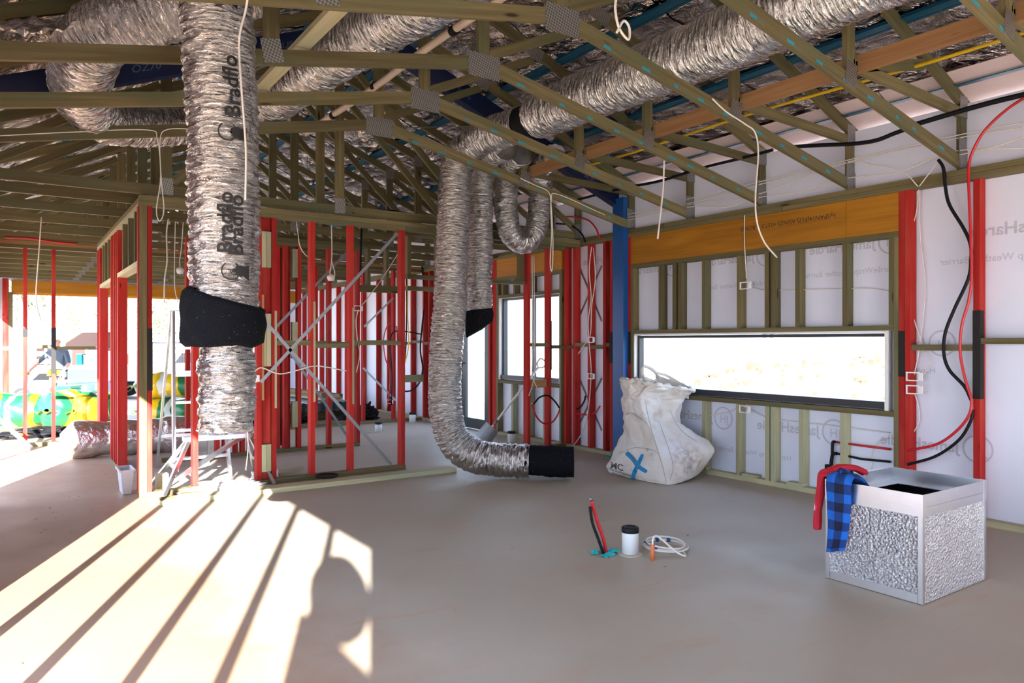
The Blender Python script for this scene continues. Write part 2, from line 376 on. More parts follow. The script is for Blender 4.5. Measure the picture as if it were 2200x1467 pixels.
ya = YX(2098); yb = YX(1947); yb2 = YX(1934)
s_mid = [YX(1298), YX(1265), YX(1233), YX(1214)]
s_far = [YX(p) for p in (936, 921, 909, 883, 832, 809, 777, 741, 723, 687, 664, 650)]
P(wr, 'stud', M['red'], XR, XR+.09, 2.955, 3.0, .045, ST); P(wr, 'stud', M['red'], XR, XR+.09, 3.003, 3.048, .045, ST)
for y in s_near+[ya, J2+.025, YX(1313)]+s_mid+[O2b+.03, O2b+.08, D1a-.03, D1b+.03]+s_far: P(wr, 'stud', M['red'], XR, XR+.09, y-.0225, y+.0225, .045, ST)
noggins(wr, 'y', XR, s_near+[ya], 1.33)
noggins(wr, 'y', XR, [ya, 2.975], 1.28); noggins(wr, 'y', XR, sorted(s_mid+[YX(1313)]), 1.29); noggins(wr, 'y', XR, sorted(s_far), 1.33)
P(wr, 'band', M['grey_tape'], XR-.003, XR+.06, ya-.026, ya+.026, .93, 1.585); P(wr, 'band', M['grey_tape'], XR-.003, XR+.06, 2.998, 3.052, 1.075, 1.44)
P(wr, 'band', M['grey_tape'], XR-.003, XR+.05, J2, J2+.05, 1.10, 1.47); P(wr, 'band', M['grey_tape'], XR-.003, XR+.05, YX(1313)-.026, YX(1313)+.026, 1.10, 1.47)
# big opening
lvl = P(wr, 'lintel_beam', M['lvl'], XR+.004, XR+.086, J1+.45, J2, 2.245, ST-.002); P(wr, 'lintel_beam', M['lvl'], XR+.004, XR+.086, J1, J1+.447, 2.245, ST-.002)
hs = MB()
write(hs, 'hySPAN14(F17) AS/NZS 4357.0 A BOND', lambda u, v: (XR+.0035, YX(1795)+u, 2.47-v), .058); hs.build('beam_print', M['ink'], lvl)
P(wr, 'header_plate', M['pine'], XR, XR+.09, J1, J2, 2.198, 2.243)
P(wr, 'trimmer', M['pine'], XR, XR+.09, J1, J1+.04, .045, 2.197); P(wr, 'trimmer', M['pine'], XR, XR+.09, J2-.04, J2, .045, 2.197)
P(wr, 'trimmer', M['pine'], XR, XR+.09, J1+.042, J1+.08, 1.49, 2.197)
P(wr, 'head_plate', M['pine'], XR, XR+.09, J1+.042, J2-.042, 1.445, 1.488)
P(wr, 'sill_plate', M['pine'], XR, XR+.09, J1+.042, J2-.042, .745, .79)
for p in (1418, 1448, 1460, 1511.5, 1587, 1647, 1660, 1713, 1815): P(wr, 'cripple_stud', M['pine'], XR, XR+.09, YX(p)-.0225, YX(p)+.0225, 1.489, 2.197)
for p in (1440, 1512, 1585, 1648, 1660, 1721, 1810): P(wr, 'cripple_stud', M['pale_pine'] if p > 1400 else M['pine'], XR, XR+.09, YX(p)-.0225, YX(p)+.0225, .045, .744)
for y in (3.3, 3.9, 4.4, 5.0, 5.5): P(wr, 'packer', M['pale_pine'], XR-.02, XR+.06, y, y+.16, .046, .075)
# second window
P(wr, 'lintel_beam', M['lvl'], XR+.004, XR+.086, O2a, O2b, 2.30, ST-.002)
P(wr, 'header_plate', M['pine'], XR, XR+.09, O2a, O2b, 2.25, 2.298); P(wr, 'head_plate', M['pine'], XR, XR+.09, O2a+.04, O2b-.04, 1.99, 2.035)
P(wr, 'trimmer', M['pine'], XR, XR+.09, O2a, O2a+.04, .045, 2.249); P(wr, 'trimmer', M['pine'], XR, XR+.09, O2b-.04, O2b, .045, 2.249)
P(wr, 'sill_plate', M['pine'], XR, XR+.09, O2a+.04, O2b-.04, .755, .80)
for y in (7.72, 8.05, 8.45, 8.75): P(wr, 'cripple_stud', M['pine'], XR, XR+.09, y, y+.045, 2.036, 2.249)
for y in (7.75, 8.1, 8.5): P(wr, 'cripple_stud', M['pale_pine'], XR, XR+.09, y, y+.045, .045, .754)
# door head
P(wr, 'lintel_beam', M['lvl'], XR+.004, XR+.086, D1a, D1b, 2.30, ST-.002); P(wr, 'header_plate', M['pine'], XR, XR+.09, D1a, D1b, 2.10, 2.145)
for y in (9.5, 9.95, 10.4): P(wr, 'cripple_stud', M['pine'], XR, XR+.09, y, y+.045, 2.146, 2.299)
for y0, z0, y1, z1 in ((6.25, .05, 6.95, 2.5), (6.95, .05, 6.25, 2.5), (6.25, 1.0, 7.0, .1)):
    pass
def strap(root, p, q, thick=.0015): MB().bar(p, q, thick, .032, up=(0, 0, 1)).build('strap_brace', M['galv'], root)
for (a, b) in (((1239, 560), (1293, 690)), ((1239, 692), (1293, 570)), ((1239, 800), (1293, 925)), ((1239, 922), (1293, 812)), ((1308, 690), (1316, 735)), ((1308, 560), (1316, 520))):
    strap(wr, atX(*a, XR+.094), atX(*b, XR+.094))
# wrap panels behind the studs (openings left free) with their mirrored print
XW = XR+.0965
wps = [(YN, 1.2, 0, 3.16), (1.2, J1+.04, 0, 3.16), (J1+.04, W1a+.01, 0, 3.16), (W1a+.01, W1b-.01, 0, .80), (W1a+.01, W1b-.01, 1.43, 3.16), (W1b-.01, O2a+.05, 0, 3.16),
       (O2a+.05, O2b-.05, 0, .81), (O2a+.05, O2b-.05, 1.98, 3.16), (O2b-.05, D1a+.02, 0, 3.16), (D1a+.02, D1b-.02, 2.09, 3.16), (D1b-.02, 14.2, 0, 3.16), (14.2, 18.05, 0, 3.16)]
wraps = [MB().box(XW, XW+.012, a, b, z0, z1).build('wrap_sheet', M['wrap'], wr) for a, b, z0, z1 in wps]
MB().box(XW+.013, XW+.03, YN, D1a+.02, 0, .79).box(XW+.013, XW+.03, YN, W1a+.01, .79, 3.16).box(XW+.013, XW+.03, W1a, D1b, 2.1, 3.16).box(XW+.013, XW+.03, W1b, O2a+.05, .79, 2.1).box(XW+.013, XW+.03, O2b-.05, D1a+.02, .79, 2.1).box(XW+.013, XW+.03, W1a, W1b, 1.44, 2.1).box(XW+.013, XW+.03, D1b-.02, 18.05, 0, 3.16).build('cladding', M['white'], wr)
def print_on_wrap(px, py, body, size, sheet, ring=False):
    p = atX(px, py, XW-.001); mb = MB()
    write(mb, body, lambda u, v: (XW-.0012, p.y+u, p.z+v), size, .02 if body == 'JamesHardie' else 0.0)   # read from outside, so mirrored in here
    if ring:
        c = Vector((XW-.0012, p.y-size*1.1, p.z+size*.35))
        for k in range(28):
            a0, a1 = k*2*math.pi/28, (k+1)*2*math.pi/28; r0, r1 = size*.78, size*.9
            mb.raw([(c.x, c.y+r*math.cos(a), c.z+r*math.sin(a)) for r, a in ((r0, a0), (r1, a0), (r1, a1), (r0, a1))], [(0, 1, 2, 3)])
        write(mb, 'JH', lambda u, v: (XW-.0012, c.y-size*.5+u, c.z-size*.35+v), size*.85)
    mb.build('wrap_print', M['print'], wraps[sheet])
for a in ((2290, 488, 'JamesHardie', .125, 1, True), (2325, 545, 'HardieWrap Weather Barrier', .075, 1), (1988, 748, 'Jam', .115, 1, True), (2010, 802, 'Hardi', .065, 1), (2060, 972, 'JamesHardie', .12, 1, True),
          (1880, 532, 'JamesHardie', .12, 4, True), (1925, 582, 'HardieWrap Weather Barrier', .07, 4), (1620, 560, 'JamesHardie', .12, 4, True), (1660, 612, 'HardieWrap Weather Barrier', .07, 4), (1425, 583, 'JamesHardie', .12, 4, True),
          (1760, 936, 'JamesHardie', .13, 3, True), (1530, 905, 'JamesHardie', .13, 3, True), (1330, 560, 'JamesHardie', .13, 5), (1190, 560, 'JamesHardie', .12, 7), (1700, 990, 'HardieWrap Weather Barrier', .07, 3)):
    print_on_wrap(*a)
# ---- windows and doors
def window(name, y0, y1, z0, z1, mull=(), fw=.045, sill=.06):
    w = struct(name); x0, x1 = XR+.06, XR+.13
    P(w, 'frame_head', M['frame'], x0, x1, y0, y1, z1-.03, z1); P(w, 'frame_sill', M['frame'], x0-.03, x1, y0, y1, z0, z0+sill)
    P(w, 'frame_jamb', M['frame'], x0, x1, y0, y0+.012 if name == 'window_1' else y0+fw, z0+sill, z1-.03); P(w, 'frame_jamb', M['frame'], x0, x1, y1-fw, y1, z0+sill, z1-.03)
    for y in mull: P(w, 'mullion', M['frame'], x0+.01, x1-.01, y-.022, y+.022, z0+sill, z1-.03)
    ys = [y0+.012]+list(mull)+[y1-.02]
    for a, b in zip(ys, ys[1:]): P(w, 'pane', M['glass'], x0+.04, x0+.045, a, b, z0+sill-.01, z1-.02)
    P(w, 'reveal', M['white'], XR+.012, x0, y1-.012, y1+.02, z0-.01, z1+.02); P(w, 'reveal', M['white'], XR+.012, x0, y0-.028, y0+.004, z0-.01, z1+.02)
    P(w, 'reveal', M['white'], XR+.012, x0, y0, y1, z1+.001, z1+.02)
    return w
window('window_1', W1a, W1b, .80, 1.425); window('window_2', O2a+.06, O2b-.06, .815, 1.985, (8.12,), .05)
dr = struct('door_1')
P(dr, 'frame_head', M['frame'], XR+.03, XR+.12, D1a+.02, D1b-.02, 2.03, 2.09)
for y in (D1a+.02, D1b-.07): P(dr, 'frame_jamb', M['frame'], XR+.03, XR+.12, y, y+.05, 0, 2.03)
for a, b in ((D1a+.075, 9.965), (9.975, D1b-.075)):
    P(dr, 'stile', M['frame'], XR+.04, XR+.085, a, a+.09, .012, 2.025); P(dr, 'stile', M['frame'], XR+.04, XR+.085, b-.09, b, .012, 2.025)
    P(dr, 'rail', M['frame'], XR+.04, XR+.085, a+.09, b-.09, .012, .17); P(dr, 'rail', M['frame'], XR+.04, XR+.085, a+.09, b-.09, 1.93, 2.025)
    P(dr, 'pane', M['glass'], XR+.06, XR+.066, a+.08, b-.08, .16, 1.94)
MB().box(XR+.03, XR+.039, 9.99, 10.03, .86, 1.13).cyl((XR-.02, 10.01, 1.02), (XR+.035, 10.01, 1.02), .010).cyl((XR-.018, 10.01, 1.02), (XR-.018, 9.9, 1.02), .010).build('door_handle', M['black'], dr)
# ---- partition walls
def partition(name, y, x0, x1, red, z1, nog=None, green=(), braces=(), patches=()):
    w = struct(name)
    P(w, 'bottom_plate', M['pine'], x0, x1, y-.045, y+.045, 0, .045)
    n = max(1, round((x1-x0)/2.4)); e = [x0+(x1-x0)*i/n for i in range(n+1)]
    for a, b in zip(e, e[1:]): P(w, 'top_plate', M['pine'], a, b-.002, y-.045, y+.045, z1, z1+.045)
    studs(w, 'x', y, red, .045, z1)
    studs(w, 'x', y, green, .045, z1, M['pine'])
    if nog: noggins(w, 'x', y, sorted(nog), 1.315)
    for a, b in braces: strap(w, atY(*a, y-.047), atY(*b, y-.047))
    for x, za, zb in patches: P(w, 'scarf_block', M['raw_pine'] if zb > 9 else M['pale_pine'], x-.015, x+.026, y-.075, y-.0455, za, zb)
    return w
YA, YB, YC = 7.05, 8.95, 11.3
xa = [XY(p, YA) for p in (418, 554, 586, 669, 752, 862)]
wa = partition('wall_partition', YA, .92, XY(868, YA), xa, 2.535, xa[2:], (), (((560, 821), (854, 501)), ((562, 682), (841, 998))))
MB().box(.92, .98, YA-.045, YA+.045, .045, 2.535).build('corner_post', M['pine'], wa)
P(wa, 'stud', M['red'], .983, 1.02, YA-.045, YA+.045, .045, 2.535)
P(wa, 'band', M['grey_tape'], .981, 1.023, YA-.048, YA-.0, .93, 1.47)
P(wa, 'stud', M['red'], .912, .9195, YA-.03, YA+.045, .045, 2.53)
for z0, z1 in ((.12, .38), (1.12, 1.62), (2.06, 2.4)):               # blocks between the two corner studs
    for dx in (0, .5): 
        w_ = (xa[2]-xa[1]-.05)/2; x = xa[1]+.025+dx*2*w_; P(wa, 'block', M['pale_pine'], x, x+w_-.003, YA-.044, YA+.0, z0, z1)
P(wa, 'stud', M['red'], xa[1]+.024, xa[2]-.024, YA+.001, YA+.045, .045, 2.535)
for x, a, b in ((xa[3], .76, 1.75), (xa[4], .72, 1.70), (xa[1]+.02, .8, 1.8), (xa[2], .72, 1.65), (xa[0]+.02, .9, 1.6)):
    P(wa, 'scarf_block', M['raw_pine'] if x < 2.0 else M['pale_pine'], x+.005, x+.026, YA-.047, YA-.01, a, b)
# double top plate over the partition
P(wa, 'top_plate', M['pine'], .92, 5.87, YA-.045, YA+.045, 2.581, 2.626)
P(wa, 'top_plate', M['pine'], XY(868, YA)+.002, 5.87, YA-.045, YA+.045, 2.535, 2.58)
# stub beside the second window and its door head
ws = struct('wall_stub')
P(ws, 'bottom_plate', M['pine'], 5.25, 5.88, 7.305, 7.395, 0, .045)
for p in (1132, 1177): P(ws, 'stud', M['red'], XY(p, 7.35)-.0225, XY(p, 7.35)+.0225, 7.305, 7.395, .045, 2.535)
P(ws, 'top_plate', M['pine'], 3.5, 5.875, 7.305, 7.395, 2.535, 2.58)
P(ws, 'door_head', M['pine'], XY(872, 7.35), XY(1124, 7.35), 7.305, 7.395, 2.06, 2.105); P(ws, 'door_head', M['pine'], XY(872, 7.35), XY(1124, 7.35)-.9, 7.305, 7.395, 1.93, 1.975)
for p in (876, 940, 1118): P(ws, 'cripple_stud', M['pine'], XY(p, 7.35)-.0225, XY(p, 7.35)+.0225, 7.306, 7.394, 2.106, 2.534)
noggins(ws, 'x', 7.35, [XY(1132, 7.35), XY(1177, 7.35), 5.88], 1.29)
P(ws, 'band', M['grey_tape'], XY(1177, 7.35)+.005, XY(1177, 7.35)+.027, 7.3, 7.39, 1.0, 1.62)
# second room
xb = [XY(p, YB) for p in (403, 466, 482, 505, 520, 536, 612, 641, 706, 767)]
wb = partition('wall_bedroom', YB, 1.4, XY(770, YB), xb, 2.535, [XY(p, YB) for p in (403, 466, 536, 612, 641, 706, 767)], (), (((592, 704), (745, 542)), ((592, 710), (765, 965))))
for p in (600, 622): P(wb, 'stud', M['red'], XY(p, YB)-.02, XY(p, YB)+.025, YB+.05, YB+.5, .045, 2.535)
for z0, z1 in ((.3, .62), (1.15, 1.6), (2.15, 2.5)): P(wb, 'block', M['pale_pine'], XY(626, YB), XY(637, YB), YB-.046, YB+.03, z0, z1)
P(wb, 'top_plate', M['pine'], 1.2, 5.87, YB-.045, YB+.045, 2.581, 2.626)
P(wb, 'door_head', M['pine'], XY(770, YB), XY(860, YB), YB-.045, YB+.045, 2.01, 2.10)
for p in (790, 830, 858): P(wb, 'cripple_stud', M['pine'], XY(p, YB)-.0225, XY(p, YB)+.0225, YB-.044, YB+.044, 2.101, 2.58)
xc = [XY(p, YC) for p in (54, 115, 345, 780, 845)]
wc = struct('wall_garage')
P(wc, 'bottom_plate', M['pine'], .0, .95, YC-.045, YC+.045, 0, .045); P(wc, 'bottom_plate', M['pine'], 3.2, 5.87, YC-.045, YC+.045, 0, .045); P(wc, 'top_plate', M['pine'], -.4, 5.87, YC-.045, YC+.045, 2.56, 2.605); P(wc, 'top_plate', M['raw_pine'], -.4, 5.87, YC-.045, YC+.045, 2.606, 2.65)
studs(wc, 'x', YC, [x for x in xc if x < 1 or x > 4]+[3.25, 4.0], .045, 2.56)
P(wc, 'noggin', M['pale_pine'], -.38, xc[0]-.023, YC-.04, YC+.04, 1.25, 1.295); P(wc, 'noggin', M['pine'], xc[0]+.023, xc[1]-.023, YC-.04, YC+.04, 1.27, 1.315); P(wc, 'noggin', M['pine'], xc[1]+.023, .95, YC-.04, YC+.04, 1.25, 1.295)
P(wc, 'band', M['grey_tape'], xc[1]-.026, xc[1]+.026, YC-.05, YC, .94, 1.54); P(wc, 'band', M['grey_tape'], xc[0]-.026, xc[0]+.026, YC-.05, YC, 1.42, 1.53)
noggins(wc, 'x', YC, [3.25, 4.0, xc[3], xc[4]], 1.33)
for a, b in (((782, 702), (845, 640)), ((780, 790), (850, 860))): strap(wc, atY(*a, YC-.05), atY(*b, YC-.05))
# hallway wall running away from the corner post
wh = struct('wall_hallway'); XH0, XH1 = .93, 1.02
P(wh, 'top_plate', M['pale_pine'], XH0, XH1, YA+.047, 10.85, 2.535, 2.58); P(wh, 'top_plate', M['pine'], XH0, XH1, YA+.047, 10.85, 2.581, 2.626)
P(wh, 'bottom_plate', M['pine'], XH0, XH1, 8.66, 9.32, 0, .045); P(wh, 'bottom_plate', M['pine'], XH0, XH1, 10.5, 10.85, 0, .045)
for y in (8.70, 8.86, 9.02, 9.16, 9.28, 10.53, 10.68, 10.82): P(wh, 'stud', M['red'], XH0, XH1, y-.0225, y+.0225, .045, 2.534)
for y0, y1, z in ((7.12, 8.675, 2.03), (9.305, 10.505, 2.03)):
    P(wh, 'door_head', M['pale_pine'], XH0, XH1, y0, y1, z, z+.045)
    for k in range(3): y = y0+.28+k*(y1-y0-.3)/3; P(wh, 'cripple_stud', M['pine'], XH0, XH1, y-.02, y+.022, z+.046, 2.534)
P(wh, 'jamb_stud', M['red'], XH0, XH1, 8.63, 8.672, .045, 2.03); P(wh, 'jamb_stud', M['red'], XH0, XH1, 9.305, 9.335, .045, 2.03); P(wh, 'jamb_stud', M['red'], XH0+.0, XH1, 10.46, 10.505, .045, 2.03)
# ---- outer left wall (beside the camera), open between studs where the sun comes in
wl_ = struct('wall_left'); X0, X1 = -.455, -.365
P(wl_, 'bottom_plate', M['pine'], X0, X1, YN, 4.1, 0, .045); P(wl_, 'bottom_plate', M['pine'], X0, X1, 4.1, 7.6, 0, .045)
P(wl_, 'lintel_beam', M['lvl'], X0+.005, X1-.005, -1.5, 4.2, 2.08, 2.56); P(wl_, 'lintel_beam', M['lvl'], X0+.005, X1-.005, 7.34, 13.5, 2.08, 2.56)
for a, b in ((YN, .5), (.5, 6), (6, 12), (12, 18)): P(wl_, 'top_plate', M['pine'], X0, X1, a, b-.002, 2.56, 2.65)
SUNSTUDS = [3.31, 2.38, 1.42, .53, -.25]
for y in SUNSTUDS+[9.47]: P(wl_, 'stud', M['red'], X0+.02, X1-.02, y-.03, y+.012, .045 if y < 9 else 0, 2.08)
for y in [-5.4, -4.8, -4.2, -3.6, -3.0, -2.4, -1.8, -1.1]+[4.1, 4.6, 5.2, 5.8, 6.4, 6.9, 7.36]: P(wl_, 'stud', M['red'], X0, X1, y-.0225, y+.0225, .045, 2.56 if not -1.5 < y < 4.2 else 2.08)
for a, b in ((YN-.6, -1.06), (4.08, 7.38)): P(wl_, 'wrap_sheet', M['wrap'], X0-.014, X0-.002, a, b, 0, 3.15)
P(wl_, 'wrap_sheet', M['wrap'], X0-.014, X0-.002, -1.06, 4.08, 2.08, 3.0); P(wl_, 'wrap_sheet', M['wrap'], X0-.014, X0-.002, 7.38, 18, 2.08, 2.95)
# ---- rear wall behind the camera: wide opening with a lintel
wz = struct('wall_rear')
P(wz, 'lintel_beam', M['lvl'], -.4, 5.87, YN-.09, YN, 2.3, 2.65); P(wz, 'stud', M['red'], -.4, -.31, YN-.09, YN, 0, 2.3); P(wz, 'stud', M['red'], 5.78, 5.87, YN-.09, YN, 0, 2.3)
MB().raw([(-.45, YN-.1, 2.65), (5.97, YN-.1, 2.65), (5.97, YN-.1, 3.1), (2.77, YN-.1, 4.35), (-.45, YN-.1, 3.1)], [(0, 1, 2, 3, 4)]).build('gable_wrap', M['wrap'], wz)
# ---- far wall : garage opening under a laminated beam
wf = struct('wall_far')
P(wf, 'lintel_beam', M['lvl'], .02, 3.2, YF, YF+.09, 2.37, 2.62); P(wf, 'lintel_beam', M['lvl'], 3.203, 5.9, YF, YF+.09, 2.37, 2.62)
P(wf, 'lintel_beam', M['lvl'], .02, 5.9, YF+.092, YF+.16, 2.33, 2.62)
for x in (-.08, -.28): P(wf, 'stud', M['red'], x-.05, x+.05, YF-.02, YF+.09, 0, 2.65)
P(wf, 'trimmer', M['pine'], -.025, .045, YF-.015, YF+.09, 0, 2.37); P(wf, 'trimmer', M['pine'], 4.9, 4.99, YF, YF+.09, 0, 2.37); P(wf, 'stud', M['red'], 5.0, 5.09, YF, YF+.09, 0, 2.37)
P(wf, 'wrap_sheet', M['wrap'], -.45, -.02, YF+.1, YF+.115, 0, 2.65); P(wf, 'wrap_sheet', M['wrap'], 5.0, 5.98, YF+.1, YF+.115, 0, 2.4)
MB().raw([(-.45, YF+.17, 2.62), (5.97, YF+.17, 2.62), (5.97, YF+.17, 3.1), (2.77, YF+.17, 4.35), (-.45, YF+.17, 3.1)], [(0, 1, 2, 3, 4)]).build('gable_wrap', M['wrap'], wf)
# ---- blue steel portal frame
pf = thing('steel_portal_frame', 'blue steel portal frame, column beside the long window, rafters under the roof', 'steel frame')
cy0, cy1 = YX(1342, 5.82), YX(1319, 5.82)
MB().box(5.80, 5.875, cy0, cy1, .08, 3.02).build('column', M['blue'], pf)
MB().box(5.78, 5.876, cy0-.01, cy1+.01, .015, .08).build('column_foot', M['teal'], pf, 'teal primed foot of the blue column')
MB().box(5.74, 5.878, cy0-.06, cy1+.06, 0.001, .014).build('base_plate', M['teal'], pf)
for s in (-1, 1):
    r = MB().obox((2.77, 6.28, TOPZ(2.77)-.215), (s*3.08, 0, -.39*3.08), (0, .1, 0), (0, 0, .20)).build('rafter', M['navy'], pf)
    t = MB()
    for k, w in enumerate(('OZ70', 'AUS', 'U1', 'OZ70', 'AUS')):
        d = .35+k*.55
        write(t, w, lambda u, v: (2.77+s*d+u, 6.279, TOPZ(2.77+s*d+u)-.15+v), .085)
    t.build('steel_print', M['steelprint'], r)['kind'] = 'stuff'
MB().box(2.6, 2.94, 6.265, 6.28, TOPZ(2.77)-.36, TOPZ(2.77)-.02).build('ridge_plate', M['navy'], pf)
# ------------------------------------------------------------------ trusses
def chord(root, name, x0, z0, x1, z1, y, t=.035, h=.09, mat=None):
    """member in the plane Y=y whose lower edge runs (x0,z0)->(x1,z1)"""
    a = Vector((x1-x0, 0, z1-z0)); n = Vector((-a.z, 0, a.x)).normalized()
    if n.z < 0: n = -n
    return MB().obox((x0, y-t/2, z0), a, (0, t, 0), n*h).build(name, mat or M['pine'], root)
def web(root, x0, z0, x1, z1, y, h=.07): 
    return MB().bar((x0, y, z0), (x1, y, z1), .035, h, up=(0, 0, 1) if abs(x1-x0) > .01 else (1, 0, 0)).build('web', M['pine'], root)
def nplate(root, x, z, y, w=.16, h=.16, ang=0):
    c, s = math.cos(ang), math.sin(ang)
    MB().obox((x-w/2*c+h/2*s, y-.0205, z-w/2*s-h/2*c), (w*c, 0, w*s), (0, .0025, 0), (-h*s, 0, h*c)).build('nail_plate', M['nail'], root)
ORD = ['first', 'second', 'third', 'fourth', 'fifth', 'sixth', 'seventh', 'eighth', 'ninth', 'tenth', 'eleventh', 'twelfth', 'thirteenth']
VY = [6.16, 5.27, 4.38, 3.49, 2.60, 1.71, .82, -.07, -.96]
DUCTY = (6.16, 5.27, 4.38)
def vaulted(y, label):
    t = thing('roof_truss', label, 'truss', 'vaulted trusses over the open room')
    chord(t, 'bottom_chord', 2.77, 3.29, 5.955, BOTZ(5.955)-.045, y); chord(t, 'bottom_chord', 2.765, 3.29, -.45, BOTZ(-.45)-.03, y)
    chord(t, 'top_chord', 2.772, TOPZ(2.77), 6.2, TOPZ(6.2), y); chord(t, 'top_chord', 2.768, TOPZ(2.77), -.75, TOPZ(-.75), y)
    web(t, 2.77, 3.38, 2.77, TOPZ(2.77), y, .09); web(t, 4.40, BOTZ(4.4)+.09, 4.40, TOPZ(4.4), y, .09); web(t, 1.28, BOTZ(1.28)+.09, 1.28, TOPZ(1.28), y, .09)
    web(t, 5.925, 2.655, 5.925, TOPZ(5.925)+.02, y, .085); web(t, -.41, 2.655, -.41, TOPZ(-.41), y, .085)
    web(t, 5.89, TOPZ(5.9)-.05, 4.43, BOTZ(4.4)+.14, y); web(t, 2.82, 3.40, 3.86, TOPZ(3.9)-.03, y)
    web(t, 5.35, TOPZ(5.35)-.02, 4.46, BOTZ(4.46)+.14, y) if y < 3 else None
    if y not in DUCTY: web(t, 2.72, 3.40, 1.7, TOPZ(1.7)-.03, y); web(t, .1, TOPZ(.1)-.03, 1.22, BOTZ(1.25)+.12, y)
    for x, z, w, h, a in ((2.77, 3.31, .26, .17, 0), (4.4, BOTZ(4.4)+.07, .12, .15, -.185), (5.90, 2.79, .11, .2, 0), (5.92, TOPZ(5.92)-.0, .12, .16, 0), (1.28, BOTZ(1.28)+.07, .12, .14, .185), (3.86, TOPZ(3.86)+.02, .2, .12, -.37), (2.77, TOPZ(2.77)+.02, .2, .14, 0), (4.4, TOPZ(4.4)+.02, .13, .13, -.37), (1.28, TOPZ(1.28)+.02, .13, .13, .37)):
        nplate(t, x, z, y, w, h, a)
    MB().box(5.86, 5.985, y-.045, y-.0205, 2.652, 2.656).box(5.86, 5.985, y-.0215, y-.0205, 2.656, 2.80).build('tie_bracket', M['nail'], t)
    mk = MB(); rm = random.Random(int(y*10))
    for k in range(9):                                # blue chalk dashes snapped along the lower face
        x = 3.1+k*.30+rm.uniform(-.05, .05); z = BOTZ(x)-.0035-.009*(x-2.77)/3.2; L = rm.uniform(.06, .17)
        mk.obox((x, y-.0178, z+.001), (L, 0, -.19*L), (0, rm.choice((.006, .008, .012)), 0), (0, 0, .002)).obox((x, y-.0188, z), (L*.5, 0, -.095*L), (0, .001, 0), (0, 0, .02))
    mk.build('chalk_mark', M['chalk'], t)['kind'] = 'stuff'
    return t
for i, y in enumerate(VY):
    vaulted(y, ('vaulted green-brown timber truss, ' + (f'{ORD[i]} from the blue steel rafters towards the box' if i else 'the one beside the blue steel rafters')) if i else 'vaulted green-brown timber truss standing next to the blue steel rafters')
FY = [7.12, 7.68, 8.55, 9.42, 10.29, 11.16, 12.03, 12.9, 13.77, 14.64, 15.51, 16.38, 17.25, 17.9]
for i, y in enumerate(FY):
    t = thing('flat_truss', f'flat-bottomed timber roof truss, {(ORD+["fourteenth"])[i]} beyond the open room going back to the garage', 'truss', 'flat trusses over the back rooms')
    P(t, 'bottom_chord', M['pine'], -.45, 2.9, y-.0175, y+.0175, 2.655, 2.745); P(t, 'bottom_chord', M['pine'], 2.902, 5.955, y-.0175, y+.0175, 2.655, 2.745)
    chord(t, 'top_chord', 2.772, TOPZ(2.77), 6.2, TOPZ(6.2), y); chord(t, 'top_chord', 2.768, TOPZ(2.77), -.75, TOPZ(-.75), y)
    web(t, 2.77, 2.746, 2.77, TOPZ(2.77), y, .09); web(t, 5.925, 2.746, 5.925, TOPZ(5.925), y, .085); web(t, -.41, 2.746, -.41, TOPZ(-.41), y, .085)
    for x in (1.15, 4.4): web(t, x, 2.746, x, TOPZ(x), y, .09)
    web(t, 4.35, 2.78, 2.82, TOPZ(2.82)-.05, y); web(t, 1.2, 2.78, 2.72, TOPZ(2.72)-.05, y); web(t, 4.45, TOPZ(4.4)-.06, 5.88, 2.78, y); web(t, 1.1, TOPZ(1.1)-.06, -.36, 2.78, y)
    for x in (1.15, 2.77, 4.4): nplate(t, x, 2.74, y, .11, .15)
    nplate(t, 2.77, TOPZ(2.77), y, .2, .14); nplate(t, 4.4, TOPZ(4.4), y, .12, .14); nplate(t, 5.92, 2.75, y, .1, .18)
# blue chalk dashes on the chords' lower faces near the wall
# ------------------------------------------------------------------ runs under the roof
o = MB().bar((4.495, 1.2, 3.135), (4.495, 6.9, 3.135), .042, .11).build('timber_runner', M['raw_pine']); tag(o, 'rough orange-brown timber lying along the vaulted trusses beside the foil trunk duct', 'timber')
o = MB().bar((1.47, 3.42, BOTZ(1.47)+.118), (1.47, 6.22, BOTZ(1.47)+.118), .09, .035).build('timber_brace', M['pale_pine']); tag(o, 'pale flat timber brace laid over the trusses beside the hanging duct', 'timber')
o = MB().tube([(5.2, y, 3.285+.012*math.sin(y*2)) for y in [1.2+.1*k for k in range(64)]], .013, 8).build('gas_pipe', M['yellow']); tag(o, 'thin yellow gas pipe strung through the trusses above the long window wall', 'pipe')
cp = thing('conduit_pipe', 'cream conduit with black joiners running under the roof ridge', 'pipe')
MB().tube([(2.66, 3.0+.4*k, 3.62-.01*math.sin(k)) for k in range(13)], .03, 12).build('tube', M['cream_pvc'], cp)
for y in (4.6, 6.0, 7.0): MB().cyl((2.66, y-.03, 3.62), (2.66, y+.03, 3.62), .037, 12).build('joiner', M['black'], cp)
